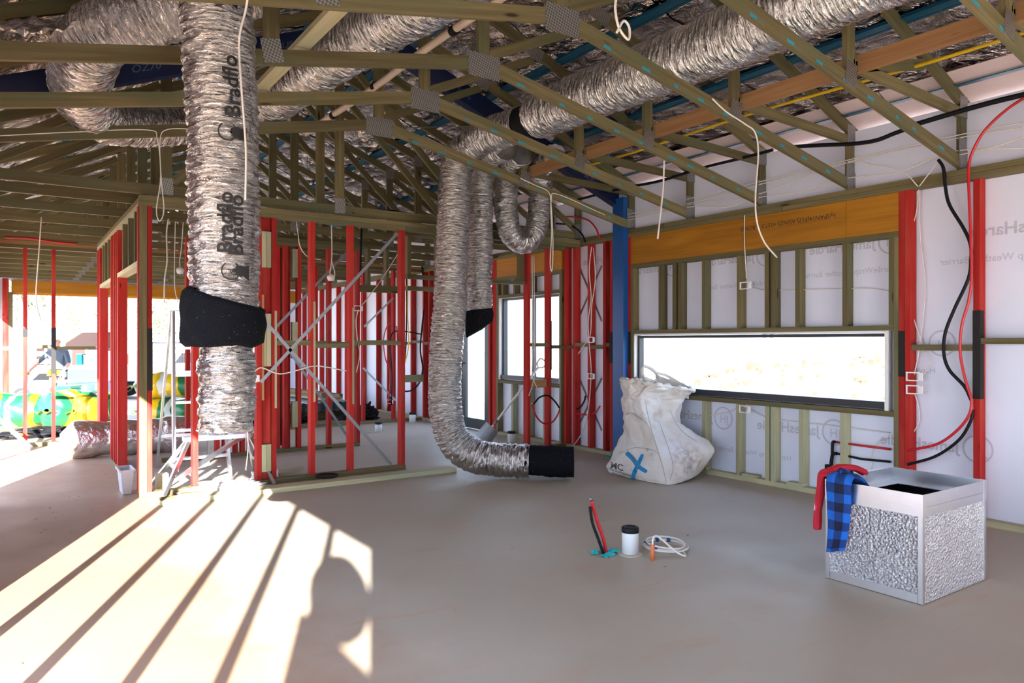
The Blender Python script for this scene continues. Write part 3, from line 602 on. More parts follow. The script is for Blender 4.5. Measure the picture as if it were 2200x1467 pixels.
# ------------------------------------------------------------------ foil air ducts
def relief(amp=.010, pitch=.052, seed=0):
    def f(L, th, p, d):
        c, s = math.cos(th), math.sin(th)
        return (.35*amp*math.cos(6.283*L/pitch+th)+amp*noise.noise((L*26+seed, c*2.6, s*2.6))+.6*amp*noise.noise((L*60+seed, c*5, s*5+seed))+.8*amp*noise.noise((L*4, c*1.2+seed, s*1.2)))
    return f
def foiltube(name, pts, r, root, n=44, step=.0125, amp=.010, seed=0, cap=True, mat=None):
    p = even(smooth(pts, 24), step)
    rr = r if not callable(r) else [r(i/(len(p)-1)) for i in range(len(p))]
    return MB().tube(p, rr, n, relief=relief(amp, .052, seed), cap=cap).build(name, mat or M['duct'], root)
def fuzz():
    m, n, l, b = newmat('black_insulation'); b.inputs['Roughness'].default_value = 1; b.inputs['Specular IOR Level'].default_value = .1
    tc = n.new('ShaderNodeTexCoord'); v = n.new('ShaderNodeTexVoronoi'); v.inputs['Scale'].default_value = 38; l.new(tc.outputs['Object'], v.inputs['Vector'])
    r = n.new('ShaderNodeValToRGB'); e = r.color_ramp.elements; e[0].position = .03; e[0].color = (.22, .23, .27, 1); e[1].position = .10; e[1].color = (.008, .009, .012, 1); l.new(v.outputs['Distance'], r.inputs[0])
    l.new(r.outputs[0], b.inputs['Base Color'])
    nz = n.new('ShaderNodeTexNoise'); nz.inputs['Scale'].default_value = 120; nz.inputs['Detail'].default_value = 4; l.new(tc.outputs['Object'], nz.inputs['Vector'])
    bp = n.new('ShaderNodeBump'); bp.inputs['Strength'].default_value = 1; bp.inputs['Distance'].default_value = .012; l.new(nz.outputs[0], bp.inputs['Height']); l.new(bp.outputs[0], b.inputs['Normal'])
    return m
M['fuzz'] = fuzz()
def fuzzy(L, th, p, d): return .012*noise.noise(p*9)+.006*noise.noise(p*40)
# the big hanging duct
d1 = thing('flexible_duct', 'fat silver foil duct with black lettering and collar hanging before the stud wall', 'duct', 'foil air ducts')
AX = (.905, 3.95)
foiltube('outer_sleeve', [(.62, 3.93, 3.9), (.78, 3.95, 3.5), (.872, 3.95, 3.1), (.898, 3.95, 2.6), (.912, 3.95, 2.1), (.915, 3.95, 1.6), (.905, 3.95, 1.46)], lambda t: .186-.014*min(1, t*1.4), d1, 56, .011, .011)
cyl = []
for k in range(15):
    t = k/14; cyl.append((.915+.004*t, 3.95, 1.60-.36*t))
mb = MB(); nn = 56
for k in range(15):                                   # thick torn collar, lower on its left side
    t = k/14
    for j in range(nn):
        th = 2*math.pi*j/nn; e = (math.cos(th), math.sin(th)); side = e[0]*CA-e[1]*SA   # -1 towards the image's left
        tor = .03*noise.noise((math.cos(th)*2, math.sin(th)*2, 4))
        z = 1.585-.045*side*1.2-(.255-.055*side+tor)*t; r = .196+.012*math.sin(t*3.1)+.010*noise.noise((e[0]*3, e[1]*3, t*3))-(.02 if k in (0, 14) else 0)
        mb.v.append(Vector((.915+e[0]*r-.01*t, 3.95+e[1]*r, z)))
for k in range(14):
    for j in range(nn):
        j2 = (j+1) % nn; mb.face((k*nn+j2, k*nn+j, (k+1)*nn+j, (k+1)*nn+j2), [(0, 0)]*4, 0, True)
mb.face([j for j in range(nn)], [(0, 0)]*nn); mb.face([14*nn+j for j in range(nn)][::-1], [(0, 0)]*nn)
mb.build('insulation_collar', M['fuzz'], d1, 'torn black insulation collar')
foiltube('inner_core', [(.925, 3.95, 1.42), (.93, 3.95, 1.2), (.925, 3.95, 1.05), (.92, 3.95, .885)], lambda t: .136+.004*math.sin(t*20), d1, 48, .011, .012, 5)
ec = Vector((-.222, -.975, 0)); er = Vector((.975, -.222, 0))
def on_duct(z0, phi0, r=.186):
    def f(u, v):
        ph = phi0-v/r; z = z0+u; cxx = .905+(-.033*max(0, (z-2.6)/.5) if z > 2.6 else .006)
        return Vector((cxx, 3.95, z))+(ec*math.cos(ph)+er*math.sin(ph))*r
    return f
def ringpoly(mb, fn, c, r0, r1, a0=0, a1=6.283, n=20):
    for k in range(n):
        p = [a0+(a1-a0)*k/n, a0+(a1-a0)*(k+1)/n]
        mb.raw([fn(c[0]+r*math.cos(a), c[1]+r*math.sin(a)) for r, a in ((r0, p[0]), (r1, p[0]), (r1, p[1]), (r0, p[1]))], [(0, 1, 2, 3)])
def brand(z0, phi, both=False):
    f = on_duct(z0, phi); a = MB(); write(a, 'Bradflo', f, .105, .02); a.build('duct_print', M['ink'], d1)
    a = MB(); ringpoly(a, f, (-.075, .06), .040, .047, .6, 5.7); ringpoly(a, f, (-.075, .012), .0, .03, 0, 6.283, 8)
    for s in (-1, 1): a.raw([f(-.06, .01), f(-.06+.02*s, -.035), f(-.10+.02*s, -.035), f(-.09, .01)], [(0, 1, 2, 3)])
    a.build('duct_print', M['ink'], d1)
    a = MB(); write(a, 'COMPLIANT TO AS 4254.1', f, .034, 0, off=(-.10, -.075)); a.build('duct_print', M['ink'], d1)
brand(2.47, .42); brand(1.78, .50); brand(3.13, .36)
a = MB(); write(a, 'Bradflo', on_duct(1.79, .22), .105, .02); a.build('duct_print', M['ink'], d1)
# two runs lying over the trusses
d2 = thing('flexible_duct', 'silver foil duct making a U-turn over the trusses behind the hanging duct', 'duct', 'foil air ducts')
foiltube('sleeve', [(2.28, 2.7, 3.52), (2.15, 3.6, 3.47), (2.0, 4.6, 3.45), (1.88, 5.6, 3.42), (1.78, 6.25, 3.38), (1.42, 6.72, 3.30), (.95, 6.68, 3.14), (.58, 6.36, 3.06), (.40, 5.78, 3.09), (.42, 5.1, 3.18), (.70, 4.74, 3.30), (1.0, 4.6, 3.42), (1.3, 4.5, 3.60), (1.42, 4.3, 3.78)], lambda t: .19-.025*math.exp(-((t-.6)/.1)**2), d2, 44, .0125, .012, 9)
d4 = thing('flexible_duct', 'long silver foil trunk duct lying over the sloping trusses towards the long window wall', 'duct', 'foil air ducts')
foiltube('sleeve', [(3.96, 5.36, 3.40), (3.96, 5.28, 3.41), (3.965, 4.4, 3.40), (3.965, 3.4, 3.385), (3.97, 2.6, 3.40), (3.98, 1.6, 3.41), (3.98, .4, 3.42), (3.98, -.6, 3.42)], lambda t: .205*min(1, .72+t*26), d4, 52, .0125, .012, 3)
MB().tube(smooth([(3.95, 5.56, 3.395), (3.957, 5.45, 3.398), (3.96, 5.34, 3.40)], 8), [.15+.01*math.sin(k*1.1) for k in range(17)], 32).build('tape_joint', M['black'], d4, 'black taped joint')
d5 = thing('flexible_duct', 'tall silver foil duct dropping to the floor, bending along it and ending in black insulation', 'duct', 'foil air ducts')
foiltube('sleeve', [(3.945, 5.56, 3.39), (3.90, 5.85, 3.385), (3.82, 6.14, 3.35), (3.74, 6.35, 3.19), (3.72, 6.42, 2.95), (3.70, 6.42, 2.4), (3.66, 6.42, 1.7), (3.60, 6.40, 1.1), (3.585, 6.36, .65), (3.65, 6.29, .36), (3.80, 6.15, .22), (4.0, 5.98, .185), (4.22, 5.80, .178)], .165, d5, 48, .0115, .011, 21)
MB().tube(even(smooth([(4.18, 5.835, .178), (4.3, 5.74, .168), (4.45, 5.62, .16), (4.56, 5.535, .16)], 20), .015), .166, 44, relief=lambda L, th, p, d: fuzzy(L, th, p, d)-.03*max(0, -d.z)*1.0).build('insulation_collar', M['fuzz'], d5, 'black insulation end')
d6 = thing('flexible_duct', 'shorter silver foil duct hanging close behind the tall one, its end wrapped in black', 'duct', 'foil air ducts')
foiltube('sleeve', [(4.02, 5.93, 3.27), (4.10, 6.3, 3.30), (4.17, 6.58, 3.22), (4.19, 6.66, 3.0), (4.18, 6.66, 2.4), (4.17, 6.66, 1.8), (4.165, 6.66, 1.62)], .132, d6, 40, .0125, .010, 31)
mb = MB(); nn = 40
for k in range(9):
    t = k/8
    for j in range(nn):
        th = 2*math.pi*j/nn; e = (math.cos(th), math.sin(th)); side = e[0]*CA-e[1]*SA
        z = 1.70+.015*side-(.21-.07*side+.03*noise.noise((e[0]*2, e[1]*2, 1)))*t; r = .143+.008*math.sin(t*3.1)+.008*noise.noise((e[0]*3, e[1]*3, t*4))
        mb.v.append(Vector((4.168+e[0]*r, 6.66+e[1]*r, z)))
for k in range(8):
    for j in range(nn): j2 = (j+1) % nn; mb.face((k*nn+j2, k*nn+j, (k+1)*nn+j, (k+1)*nn+j2), [(0, 0)]*4, 0, True)
mb.face(list(range(nn)), [(0, 0)]*nn); mb.face([8*nn+j for j in range(nn)][::-1], [(0, 0)]*nn)
mb.build('insulation_collar', M['fuzz'], d6, 'black insulation end')
d7 = thing('flexible_duct', 'small silver foil duct hanging in a U-shaped loop below the trusses', 'duct', 'foil air ducts')
foiltube('sleeve', [(4.30, 6.05, 3.28), (4.42, 6.4, 3.27), (4.505, 6.62, 3.12), (4.51, 6.66, 2.85), (4.55, 6.66, 2.62), (4.64, 6.66, 2.50), (4.75, 6.66, 2.475), (4.86, 6.66, 2.53), (4.94, 6.66, 2.68), (4.95, 6.62, 2.92), (4.88, 6.5, 3.12), (4.72, 6.3, 3.22), (4.62, 5.9, 3.27)], .126, d7, 40, .0125, .010, 41)
d8 = thing('foil_package', 'big roll of crumpled silver foil ducting lying on the slab through the hallway doorway', 'roll', None)
p0, p1 = Vector((.47, 9.86, .215)), Vector((1.95, 9.80, .205))
MB().tube([p0+(p1-p0)*k/60 for k in range(61)], [.215*(min(1, (.35+k*.14)) if k < 30 else min(1, .35+(60-k)*.14)) for k in range(61)], 48, relief=lambda L, th, p, d: .035*noise.noise(p*3.5)+.014*noise.noise(p*11)).build('foil_wrap', M['bagfoil'], d8)
MB().tube([p0+(p1-p0)*.62+Vector((.0, .222*math.cos(a), .222*math.sin(a))) for a in [k*6.283/24 for k in range(24)]], .006, 6, closed=True).build('strap', M['cable'], d8)
lf = MB().grid(lambda u, v: Vector(atD(-20+u*185, -30, 4.05+.5*v))+Vector((0, 0, -.19+.09*noise.noise((u*3, v*3, 1))+.04*noise.noise((u*9, v*9, 2))-.05*math.sin(u*3.1))), 40, 24).build('loose_foil', M['bagfoil'])
tag(lf, 'crumpled loose foil sheet sagging between the trusses above the left end of the room' .replace('left end', 'hallway end'), 'foil')

# ------------------------------------------------------------------ bulk bag by the long window
def bagmat():
    m, n, l, b = newmat('woven_bag'); b.inputs['Roughness'].default_value = .6
    tc = n.new('ShaderNodeTexCoord')
    def nz(s, d=5):
        t = n.new('ShaderNodeTexNoise'); t.inputs['Scale'].default_value = s; t.inputs['Detail'].default_value = d; l.new(tc.outputs['Object'], t.inputs['Vector']); return t.outputs[0]
    def ramp(f, p0, c0, p1, c1):
        r = n.new('ShaderNodeValToRGB'); e = r.color_ramp.elements; e[0].position = p0; e[0].color = (*c0, 1); e[1].position = p1; e[1].color = (*c1, 1); l.new(f, r.inputs[0]); return r.outputs[0]
    c = ramp(nz(3), .35, (.66, .60, .53), .65, (.78, .75, .72))
    mx = n.new('ShaderNodeMix'); mx.data_type = 'RGBA'; l.new(ramp(nz(5.5, 7), .60, (0, 0, 0), .72, (.7, .7, .7)), mx.inputs[0]); l.new(c, mx.inputs[6]); mx.inputs[7].default_value = (.47, .33, .22, 1)
    sc = atD(1478, 985, 7.02); vm = n.new('ShaderNodeVectorMath'); vm.operation = 'DISTANCE'; l.new(tc.outputs['Object'], vm.inputs[0]); vm.inputs[1].default_value = sc   # muddy smear low on the flank
    ms = ramp(vm.outputs['Value'], .02, (.75, .75, .75), .22, (0, 0, 0)); mm = n.new('ShaderNodeMath'); mm.operation = 'MULTIPLY'; l.new(ms, mm.inputs[0]); l.new(ramp(nz(22, 9), .40, (0, 0, 0), .66, (1, 1, 1)), mm.inputs[1])
    m2 = n.new('ShaderNodeMix'); m2.data_type = 'RGBA'; l.new(mm.outputs[0], m2.inputs[0]); l.new(mx.outputs[2], m2.inputs[6]); m2.inputs[7].default_value = (.24, .13, .07, 1)
    l.new(m2.outputs[2], b.inputs['Base Color'])
    w = n.new('ShaderNodeTexWave'); w.inputs['Scale'].default_value = 60; w.bands_direction = 'Z'; l.new(tc.outputs['Object'], w.inputs['Vector'])
    ad = n.new('ShaderNodeMath'); ad.operation = 'MULTIPLY_ADD'; l.new(w.outputs[0], ad.inputs[0]); ad.inputs[1].default_value = .05; l.new(nz(11, 6), ad.inputs[2])
    bp = n.new('ShaderNodeBump'); bp.inputs['Strength'].default_value = .55; bp.inputs['Distance'].default_value = .03; l.new(ad.outputs[0], bp.inputs['Height']); l.new(bp.outputs[0], b.inputs['Normal'])
    return m
M['bag'] = bagmat()
bb = thing('bulk_bag', 'dirty white woven bulk bag with blue X print slumped beneath the long window', 'bag')
LV = [  # left, front, right and back corners (photo point and depth), from the floor up
    ((1308, 1015, 7.52), (1433, 1043, 6.86), (1503, 1016, 7.22), (1400, 990, 7.80)),
    ((1304, 1003, 7.54), (1432, 1030, 6.86), (1516, 1002, 7.18), (1400, 975, 7.82)),
    ((1314, 972, 7.60), (1424, 1000, 6.90), (1534, 962, 7.16), (1400, 950, 7.82)),
    ((1329, 945, 7.58), (1412, 960, 6.98), (1506, 936, 7.28), (1410, 930, 7.84)),
    ((1340, 920, 7.56), (1398, 925, 7.04), (1474, 916, 7.36), (1420, 905, 7.84)),
    ((1339, 893, 7.54), (1385, 893, 7.12), (1453, 902, 7.42), (1420, 885, 7.86)),
    ((1338, 868, 7.52), (1375, 864, 7.18), (1458, 876, 7.46), (1420, 860, 7.86)),
    ((1340, 848, 7.52), (1376, 846, 7.22), (1468, 856, 7.48), (1430, 842, 7.86)),
    ((1332, 826, 7.50), (1388, 832, 7.22), (1486, 846, 7.48), (1440, 828, 7.86)),
    ((1336, 814, 7.52), (1392, 822, 7.26), (1494, 838, 7.50), (1445, 818, 7.86)),
    ((1345, 818, 7.56), (1394, 830, 7.32), (1482, 846, 7.54), (1440, 824, 7.80)),
    ((1352, 850, 7.58), (1396, 860, 7.36), (1462, 872, 7.54), (1436, 850, 7.76)),
    ((1358, 905, 7.54), (1402, 915, 7.36), (1460, 915, 7.50), (1430, 900, 7.72))]
RINGS = [[atD(*c) for c in lv] for lv in LV]
def ringpt(lv, s):
    q = RINGS[lv]; i = int(s) % 4; f = s-int(s); a, b, c, d = q[i-1], q[i], q[(i+1) % 4], q[(i+2) % 4]
    lin = b.lerp(c, f); cm = .5*((2*b)+(c-a)*f+(2*a-5*b+4*c-d)*f*f+(3*b-a-3*c+d)*f**3)
    return lin.lerp(cm, .55)
def bagpt(t, s):
    i = min(int(t), len(LV)-2); f = t-i; g = lambda k: ringpt(max(0, min(len(LV)-1, k)), s)
    a, b, c, d = g(i-1), g(i), g(i+1), g(i+2)
    p = .5*((2*b)+(c-a)*f+(2*a-5*b+4*c-d)*f*f+(3*b-a-3*c+d)*f**3)
    ctr = sum((RINGS[i][k].lerp(RINGS[i+1][k], f) for k in range(4)), Vector())/4; out = (p-ctr); out.z = 0; out = out.normalized()
    w = min(1, t*.8)
    fold = .022*abs(noise.noise((s*4.2+t*.35, t*.9, 11)))*-2.2+.020*abs(noise.noise((s*2.2-t*.5, t*1.3, 4)))+.030*math.sin(s*9+t*1.2)*(.3+.7*noise.noise((s*1.5, t*.6, 2))) + .028*noise.noise((s*3.0, t*.55, 7)) + .012*noise.noise((s*8, t*1.6, 3))
    if 1 < s < 2: fold -= .10*math.sin((s-1)*math.pi)*math.exp(-((t-4.2)/2.6)**2)      # deep valley between the two flanks
    p = p+out*fold*w
    p.z = max(p.z, .004)
    p.x = min(p.x, 5.865)
    return p
bag = MB(); NS, NT = 128, 110
for i in range(NT+1):
    for j in range(NS): bag.v.append(bagpt(i/NT*(len(LV)-1.0001), j/NS*4))
for i in range(NT):
    for j in range(NS):
        j2 = (j+1) % NS; bag.face((i*NS+j, i*NS+j2, (i+1)*NS+j2, (i+1)*NS+j), [(j/NS, i/NT)]*4, 0, True)
bag.face(list(range(NS))[::-1], [(0, 0)]*NS)
bag.build('bag_body', M['bag'], bb)
from mathutils.bvhtree import BVHTree
def caster(mb):
    tree = BVHTree.FromPolygons([tuple(v) for v in mb.v], mb.f)
    o = Vector((0, 0, H))
    def f(px, py, lift=.004):
        d = Vector(ray(px, py)).normalized(); h = tree.ray_cast(o, d)
        return (h[0]-d*lift) if h[0] else atD(px, py, 7.0)
    return f
onbag = caster(bag)
def stroke(pts, w0, w1, fn, name, mat, root, n=14):
    p = smooth([Vector((a, b, 0)) for a, b in pts], n); mb = MB(); N = len(p)
    for i in range(N):
        tdir = (p[min(i+1, N-1)]-p[max(i-1, 0)]).normalized(); nrm = Vector((-tdir.y, tdir.x, 0)); w = w0+(w1-w0)*i/(N-1)
        e = min(i, N-1-i)/3.0
        if e < 1: w *= math.sqrt(max(.1, 1-(1-e)**2))
        for k in range(5): q = p[i]+nrm*w*(k/4-.5); mb.v.append(fn(q.x, q.y))
    for i in range(N-1):
        for k in range(4): a = i*5+k; mb.face((a, a+1, a+6, a+5), [(0, 0)]*4, 0, True)
    return mb.build(name, mat, root)
M['logo_blue'] = plain('print_blue', (.006, .24, .52), .55, 0, .08); M['logo_grey'] = plain('print_grey', (.06, .06, .065), .6, 0, .2)
stroke([(1381, 975), (1372, 995), (1364, 1012), (1359, 1029)], 7.5, 9.5, onbag, 'bag_print', M['logo_blue'], bb)
stroke([(1345, 972), (1358, 984), (1372, 1002), (1390, 1014)], 10, 8.5, lambda a, b: onbag(a, b, .006), 'bag_print', M['logo_blue'], bb)
t = MB(); write(t, 'MC', lambda u, v: onbag(1311+u, 1005+u*.24-v), 19, .02); t.build('bag_print', M['logo_grey'], bb)
t = MB(); write(t, 'THE AUSTRALIAN', lambda u, v: onbag(1309+u, 1009+u*.33-v), 5.8, .02); t.build('bag_print', M['ink'], bb)
t = MB(); write(t, 'REINFORCING', lambda u, v: onbag(1315+u, 1016.5+u*.33-v), 4.6, 0); t.build('bag_print', M['ink'], bb)
t = MB(); write(t, 'R', lambda u, v: onbag(1389.3+u, 967.5-v), 4.2, 0); ringpoly(t, lambda u, v: onbag(1390.8+u, 966-v), (0, 0), 2.6, 3.2); t.build('bag_print', M['ink'], bb)
M['thread'] = plain('seam_thread', (.30, .25, .20), .9)
for sp_ in (((1386, 856), (1394, 900), (1409, 955), (1424, 1005), (1431, 1034)), ((1414, 900), (1432, 950), (1446, 1000), (1440, 1030)), ((1330, 975), (1362, 962), (1400, 966), (1416, 975)), ((1440, 880), (1450, 905), (1470, 930), (1500, 950))):
    stroke(list(sp_), .9, .9, lambda a, b: onbag(a, b, .003), 'seam', M['thread'], bb, 10)
def ribbon(pts, w, th, name, mat, root, updir=(0, 0, 1)):
    p = smooth(pts, 10); mb = MB(); N = len(p)
    for i in range(N):
        td = (p[min(i+1, N-1)]-p[max(i-1, 0)]).normalized(); sd = td.cross(Vector(updir)).normalized(); n2 = sd.cross(td)
        for a, b in ((-1, -1), (1, -1), (1, 1), (-1, 1)): mb.v.append(p[i]+sd*w/2*a+n2*th/2*b)
    for i in range(N-1):
        for k in range(4): k2 = (k+1) % 4; mb.face((i*4+k, i*4+k2, i*4+4+k2, i*4+4+k), [(0, 0)]*4, 0, True)
    mb.face((3, 2, 1, 0), [(0, 0)]*4); e = 4*(N-1); mb.face((e, e+1, e+2, e+3), [(0, 0)]*4)
    return mb.build(name, mat, root)
ribbon([atD(1392, 834, 7.5), atD(1384, 815, 7.56), atD(1379, 796, 7.6), atD(1383, 787, 7.62), atD(1395, 790, 7.64), atD(1408, 800, 7.66), atD(1416, 812, 7.7), atD(1428, 832, 7.75)], .035, .004, 'carry_loop', M['bag'], bb, (1, .3, 0))
ribbon([atD(1408, 800, 7.66), atD(1430, 806, 7.72), atD(1465, 826, 7.62), atD(1494, 840, 7.5)], .03, .004, 'rim_binding', M['bag'], bb, (1, .3, 0))
mb = MB().grid(lambda u, v: atD(1408+u*72, 803+u*30+v*(34-10*u), 7.70-.12*u+.03*math.sin(v*3))+Vector((0, 0, .004*noise.noise((u*8, v*8, 0)))), 18, 10); mb.build('back_flap', M['bag'], bb)
rim = [bagpt(8.75, k/24*4*.98) for k in range(25)]
MB().tube(smooth(rim, 5), [.020+.009*math.sin(k*.9)+.006*math.sin(k*2.3) for k in range(121)], 10, relief=lambda L, th, p, d: .012*noise.noise(p*18)).build('rolled_rim', M['bag'], bb)
ribbon([onbag(1346, 890, .01), onbag(1352, 886, .035), onbag(1364, 893, .05), onbag(1378, 903, .05), onbag(1390, 912, .012)], .04, .006, 'carry_loop', M['bag'], bb)

# ------------------------------------------------------------------ insulated duct box and the shirts on it
bx = thing('duct_plenum_box', 'open silver duct box with bubbled foil sides and bare metal rim on the slab', 'box')
BX0, BX1, BY0, BY1, BZ = 3.85, 4.565, 1.875, 2.41, .566
for a in ((BX0, BX0+.03, BY0, BY1), (BX1-.03, BX1, BY0, BY1), (BX0+.03, BX1-.03, BY0, BY0+.03), (BX0+.03, BX1-.03, BY1-.03, BY1)): P(bx, 'side_panel', M['bubble'], *a, .004, .47)
P(bx, 'base_panel', M['alu'], BX0+.01, BX1-.01, BY0+.01, BY1-.01, .002, .012)
for a in ((BX0-.003, BX0, BY0-.003, BY1+.003), (BX1, BX1+.003, BY0-.003, BY1+.003), (BX0, BX1, BY0-.003, BY0), (BX0, BX1, BY1, BY1+.003)):
    P(bx, 'rim_strip', M['alu'], *a, .500, BZ); P(bx, 'rim_strip', M['alu'], a[0]+(.001 if a[1]-a[0] < .01 and a[0] < 4 else 0), a[1], a[2]+(.001 if a[3]-a[2] < .01 and a[2] < 2 else 0), a[3], .452, .498)
for a in ((BX0+.001, BX0+.004, BY0, BY1), (BX1-.004, BX1-.001, BY0, BY1), (BX0, BX1, BY0+.001, BY0+.004), (BX0, BX1, BY1-.004, BY1-.001)): P(bx, 'rim_liner', M['alu'], *a, .47, BZ-.002)
for a in ((BX0+.004, BX0+.075, BY0, BY1), (BX1-.075, BX1-.004, BY0, BY1), (BX0+.075, BX1-.075, BY0+.004, BY0+.075), (BX0+.075, BX1-.075, BY1-.075, BY1-.004)): P(bx, 'inner_ledge', M['alu'], *a, .480, .4835)
for a in ((BX0+.03, BX0+.065, BY0+.03, BY1-.03), (BX1-.065, BX1-.03, BY0+.03, BY1-.03), (BX0+.065, BX1-.065, BY0+.03, BY0+.065), (BX0+.065, BX1-.065, BY1-.065, BY1-.03)): P(bx, 'lining', M['fuzz'], *a, .014, .478)
for x, y in ((BX0, BY0), (BX1, BY0), (BX0, BY1), (BX1, BY1)):
    sx, sy = (1 if x == BX0 else -1), (1 if y == BY0 else -1); e = .0045
    MB().box(min(x-e*sx, x+.03*sx), max(x-e*sx, x+.03*sx), min(y-e*sy, y-.001*sy), max(y-e*sy, y-.001*sy), .452, BZ+.001).box(min(x-e*sx, x-.001*sx), max(x-e*sx, x-.001*sx), min(y-.001*sy, y+.03*sy), max(y-.001*sy, y+.03*sy), .452, BZ+.001).build('rim_corner', M['alu'], bx)
    MB().box(min(x-.0022*sx, x+.022*sx), max(x-.0022*sx, x+.022*sx), min(y-.0022*sy, y-.0004*sy), max(y-.0022*sy, y-.0004*sy), .004, .4515).box(min(x-.0022*sx, x-.0004*sx), max(x-.0022*sx, x-.0004*sx), min(y, y+.022*sy), max(y, y+.022*sy), .004, .4515).build('corner_tape', M['alu'], bx)
P(bx, 'base_tape', M['alu'], BX0-.0018, BX0-.0002, BY0+.025, BY1-.025, .004, .05)
def plaid():
    m, n, l, b = newmat('blue_check_flannel'); b.inputs['Roughness'].default_value = .9
    uv = n.new('ShaderNodeUVMap'); out = []
    sp = n.new('ShaderNodeSeparateXYZ'); l.new(uv.outputs[0], sp.inputs[0])
    for k in (0, 1):
        a = n.new('ShaderNodeMath'); a.operation = 'MULTIPLY'; l.new(sp.outputs[k], a.inputs[0]); a.inputs[1].default_value = 1
        f = n.new('ShaderNodeMath'); f.operation = 'FRACT'; l.new(a.outputs[0], f.inputs[0])
        g_ = n.new('ShaderNodeMath'); g_.operation = 'GREATER_THAN'; l.new(f.outputs[0], g_.inputs[0]); g_.inputs[1].default_value = .5; out.append(g_.outputs[0])
    s = n.new('ShaderNodeMath'); s.operation = 'ADD'; l.new(out[0], s.inputs[0]); l.new(out[1], s.inputs[1])
    d = n.new('ShaderNodeMath'); d.operation = 'MULTIPLY'; l.new(s.outputs[0], d.inputs[0]); d.inputs[1].default_value = .5
    r = n.new('ShaderNodeValToRGB'); r.color_ramp.interpolation = 'CONSTANT'; e = r.color_ramp.elements; e[0].color = (.004, .11, .50, 1); e[1].position = .4; e[1].color = (.003, .035, .17, 1); x = e.new(.9); x.color = (.002, .006, .035, 1)
    l.new(d.outputs[0], r.inputs[0]); l.new(r.outputs[0], b.inputs['Base Color']); return m
M['plaid'] = plaid(); M['redcloth'] = plain('red_cloth', (.50, .012, .03), .85, 0, .15); M['whitecloth'] = plain('white_print', (.75, .75, .75), .8); M['greencloth'] = plain('lime_print', (.45, .55, .05), .8)
def drape(path, width, root, name, mat, chk=.045, thick=.010, nu=40, seed=0, puff=.012, taper=None):
    """cloth strip: path of (point, across) pairs, closed double layer"""
    ctr = smooth([p for p, a in path], 10); acs = smooth([a for p, a in path], 10); mb = MB(); N = len(ctr); K = 15; L = 0
    for i in range(N):
        if i: L += (ctr[i]-ctr[i-1]).length
        td = (ctr[min(i+1, N-1)]-ctr[max(i-1, 0)]).normalized(); ac = acs[i].normalized(); nr = ac.cross(td).normalized(); w = width if not taper else width*taper(i/(N-1))
        for k in range(2*K):
            kk = k if k < K else 2*K-1-k; u = kk/(K-1)-.5; side = 1 if k < K else -1
            bul = math.sqrt(max(0, 1-(2*u)**2))*(puff+thick/2)
            p = ctr[i]+ac*u*w+nr*(bul*side+.010*noise.noise((u*5+seed, L*7, seed)))
            mb.v.append(p)
    n2 = 2*K; Ls = [0]
    for i in range(1, N): Ls.append(Ls[-1]+(ctr[i]-ctr[i-1]).length)
    for i in range(N-1):
        for k in range(n2):
            k2 = (k+1) % n2; ua, ub = (k/K, (k+1)/K) if k < K else ((2*K-1-k)/K, (2*K-2-k)/K)
            mb.face((i*n2+k, i*n2+k2, (i+1)*n2+k2, (i+1)*n2+k), [(ua*width/chk, Ls[i]/chk), (ub*width/chk, Ls[i]/chk), (ub*width/chk, Ls[i+1]/chk), (ua*width/chk, Ls[i+1]/chk)], 0, True)
    mb.face(list(range(n2)), [(0, 0)]*n2); mb.face([(N-1)*n2+k for k in range(n2)][::-1], [(0, 0)]*n2)
    return mb.build(name, mat, root)
fs = thing('checked_shirt', 'blue and black checked flannel shirt hanging over the rim of the silver box', 'shirt')
Yv = Vector((0, -1, 0))
drape([(Vector((4.02, 2.29, .50)), Yv), (Vector((3.93, 2.30, .58)), Yv), (Vector((3.85, 2.31, .600)), Yv), (Vector((3.815, 2.31, .56)), Yv), (Vector((3.818, 2.312, .45)), Yv), (Vector((3.82, 2.315, .34)), Yv), (Vector((3.822, 2.325, .25)), Yv+Vector((0, 0, .15))), (Vector((3.822, 2.335, .175)), Yv+Vector((0, 0, .3)))], .15, fs, 'sleeve', M['plaid'], .105, .012, taper=lambda t: .92+.12*math.sin(t*5))
drape([(Vector((3.86, 2.33, .585)), Vector((-.6, -1, 0))), (Vector((3.93, 2.37, .605)), Vector((-.6, -1, 0))), (Vector((4.02, 2.41, .60)), Vector((-.6, -1, 0))), (Vector((4.08, 2.43, .56)), Vector((-.6, -1, 0)))], .17, fs, 'shirt_body', M['plaid'], .105, .02, seed=4, puff=.02)
for y, z in ((2.315, .30), (2.35, .19)): MB().lathe((3.803, y, z), [(.0055, 0), (.0055, .002)], 10, axis=(-1, 0, 0)).build('button', M['black'], fs)
rs = thing('red_shirt', 'red shirt with white lettering bundled over the corner of the silver box', 'shirt')
Xv = Vector((1, .35, 0))
drape([(Vector((3.90, 2.36, .585)), Xv), (Vector((3.875, 2.40, .597)), Xv), (Vector((3.865, 2.44, .585)), Xv), (Vector((3.86, 2.455, .48)), Xv), (Vector((3.855, 2.462, .38)), Xv), (Vector((3.85, 2.465, .27)), Xv)], .10, rs, 'sleeve', M['redcloth'], puff=.015, seed=2, taper=lambda t: 1-.25*t)
drape([(Vector((3.87, 2.40, .612)), Vector((-.3, -1, 0))), (Vector((3.93, 2.37, .628)), Vector((-.3, -1, 0))), (Vector((4.0, 2.33, .625)), Vector((-.3, -1, 0))), (Vector((4.05, 2.30, .60)), Vector((-.3, -1, 0)))], .07, rs, 'collar', M['redcloth'], puff=.012, seed=8)
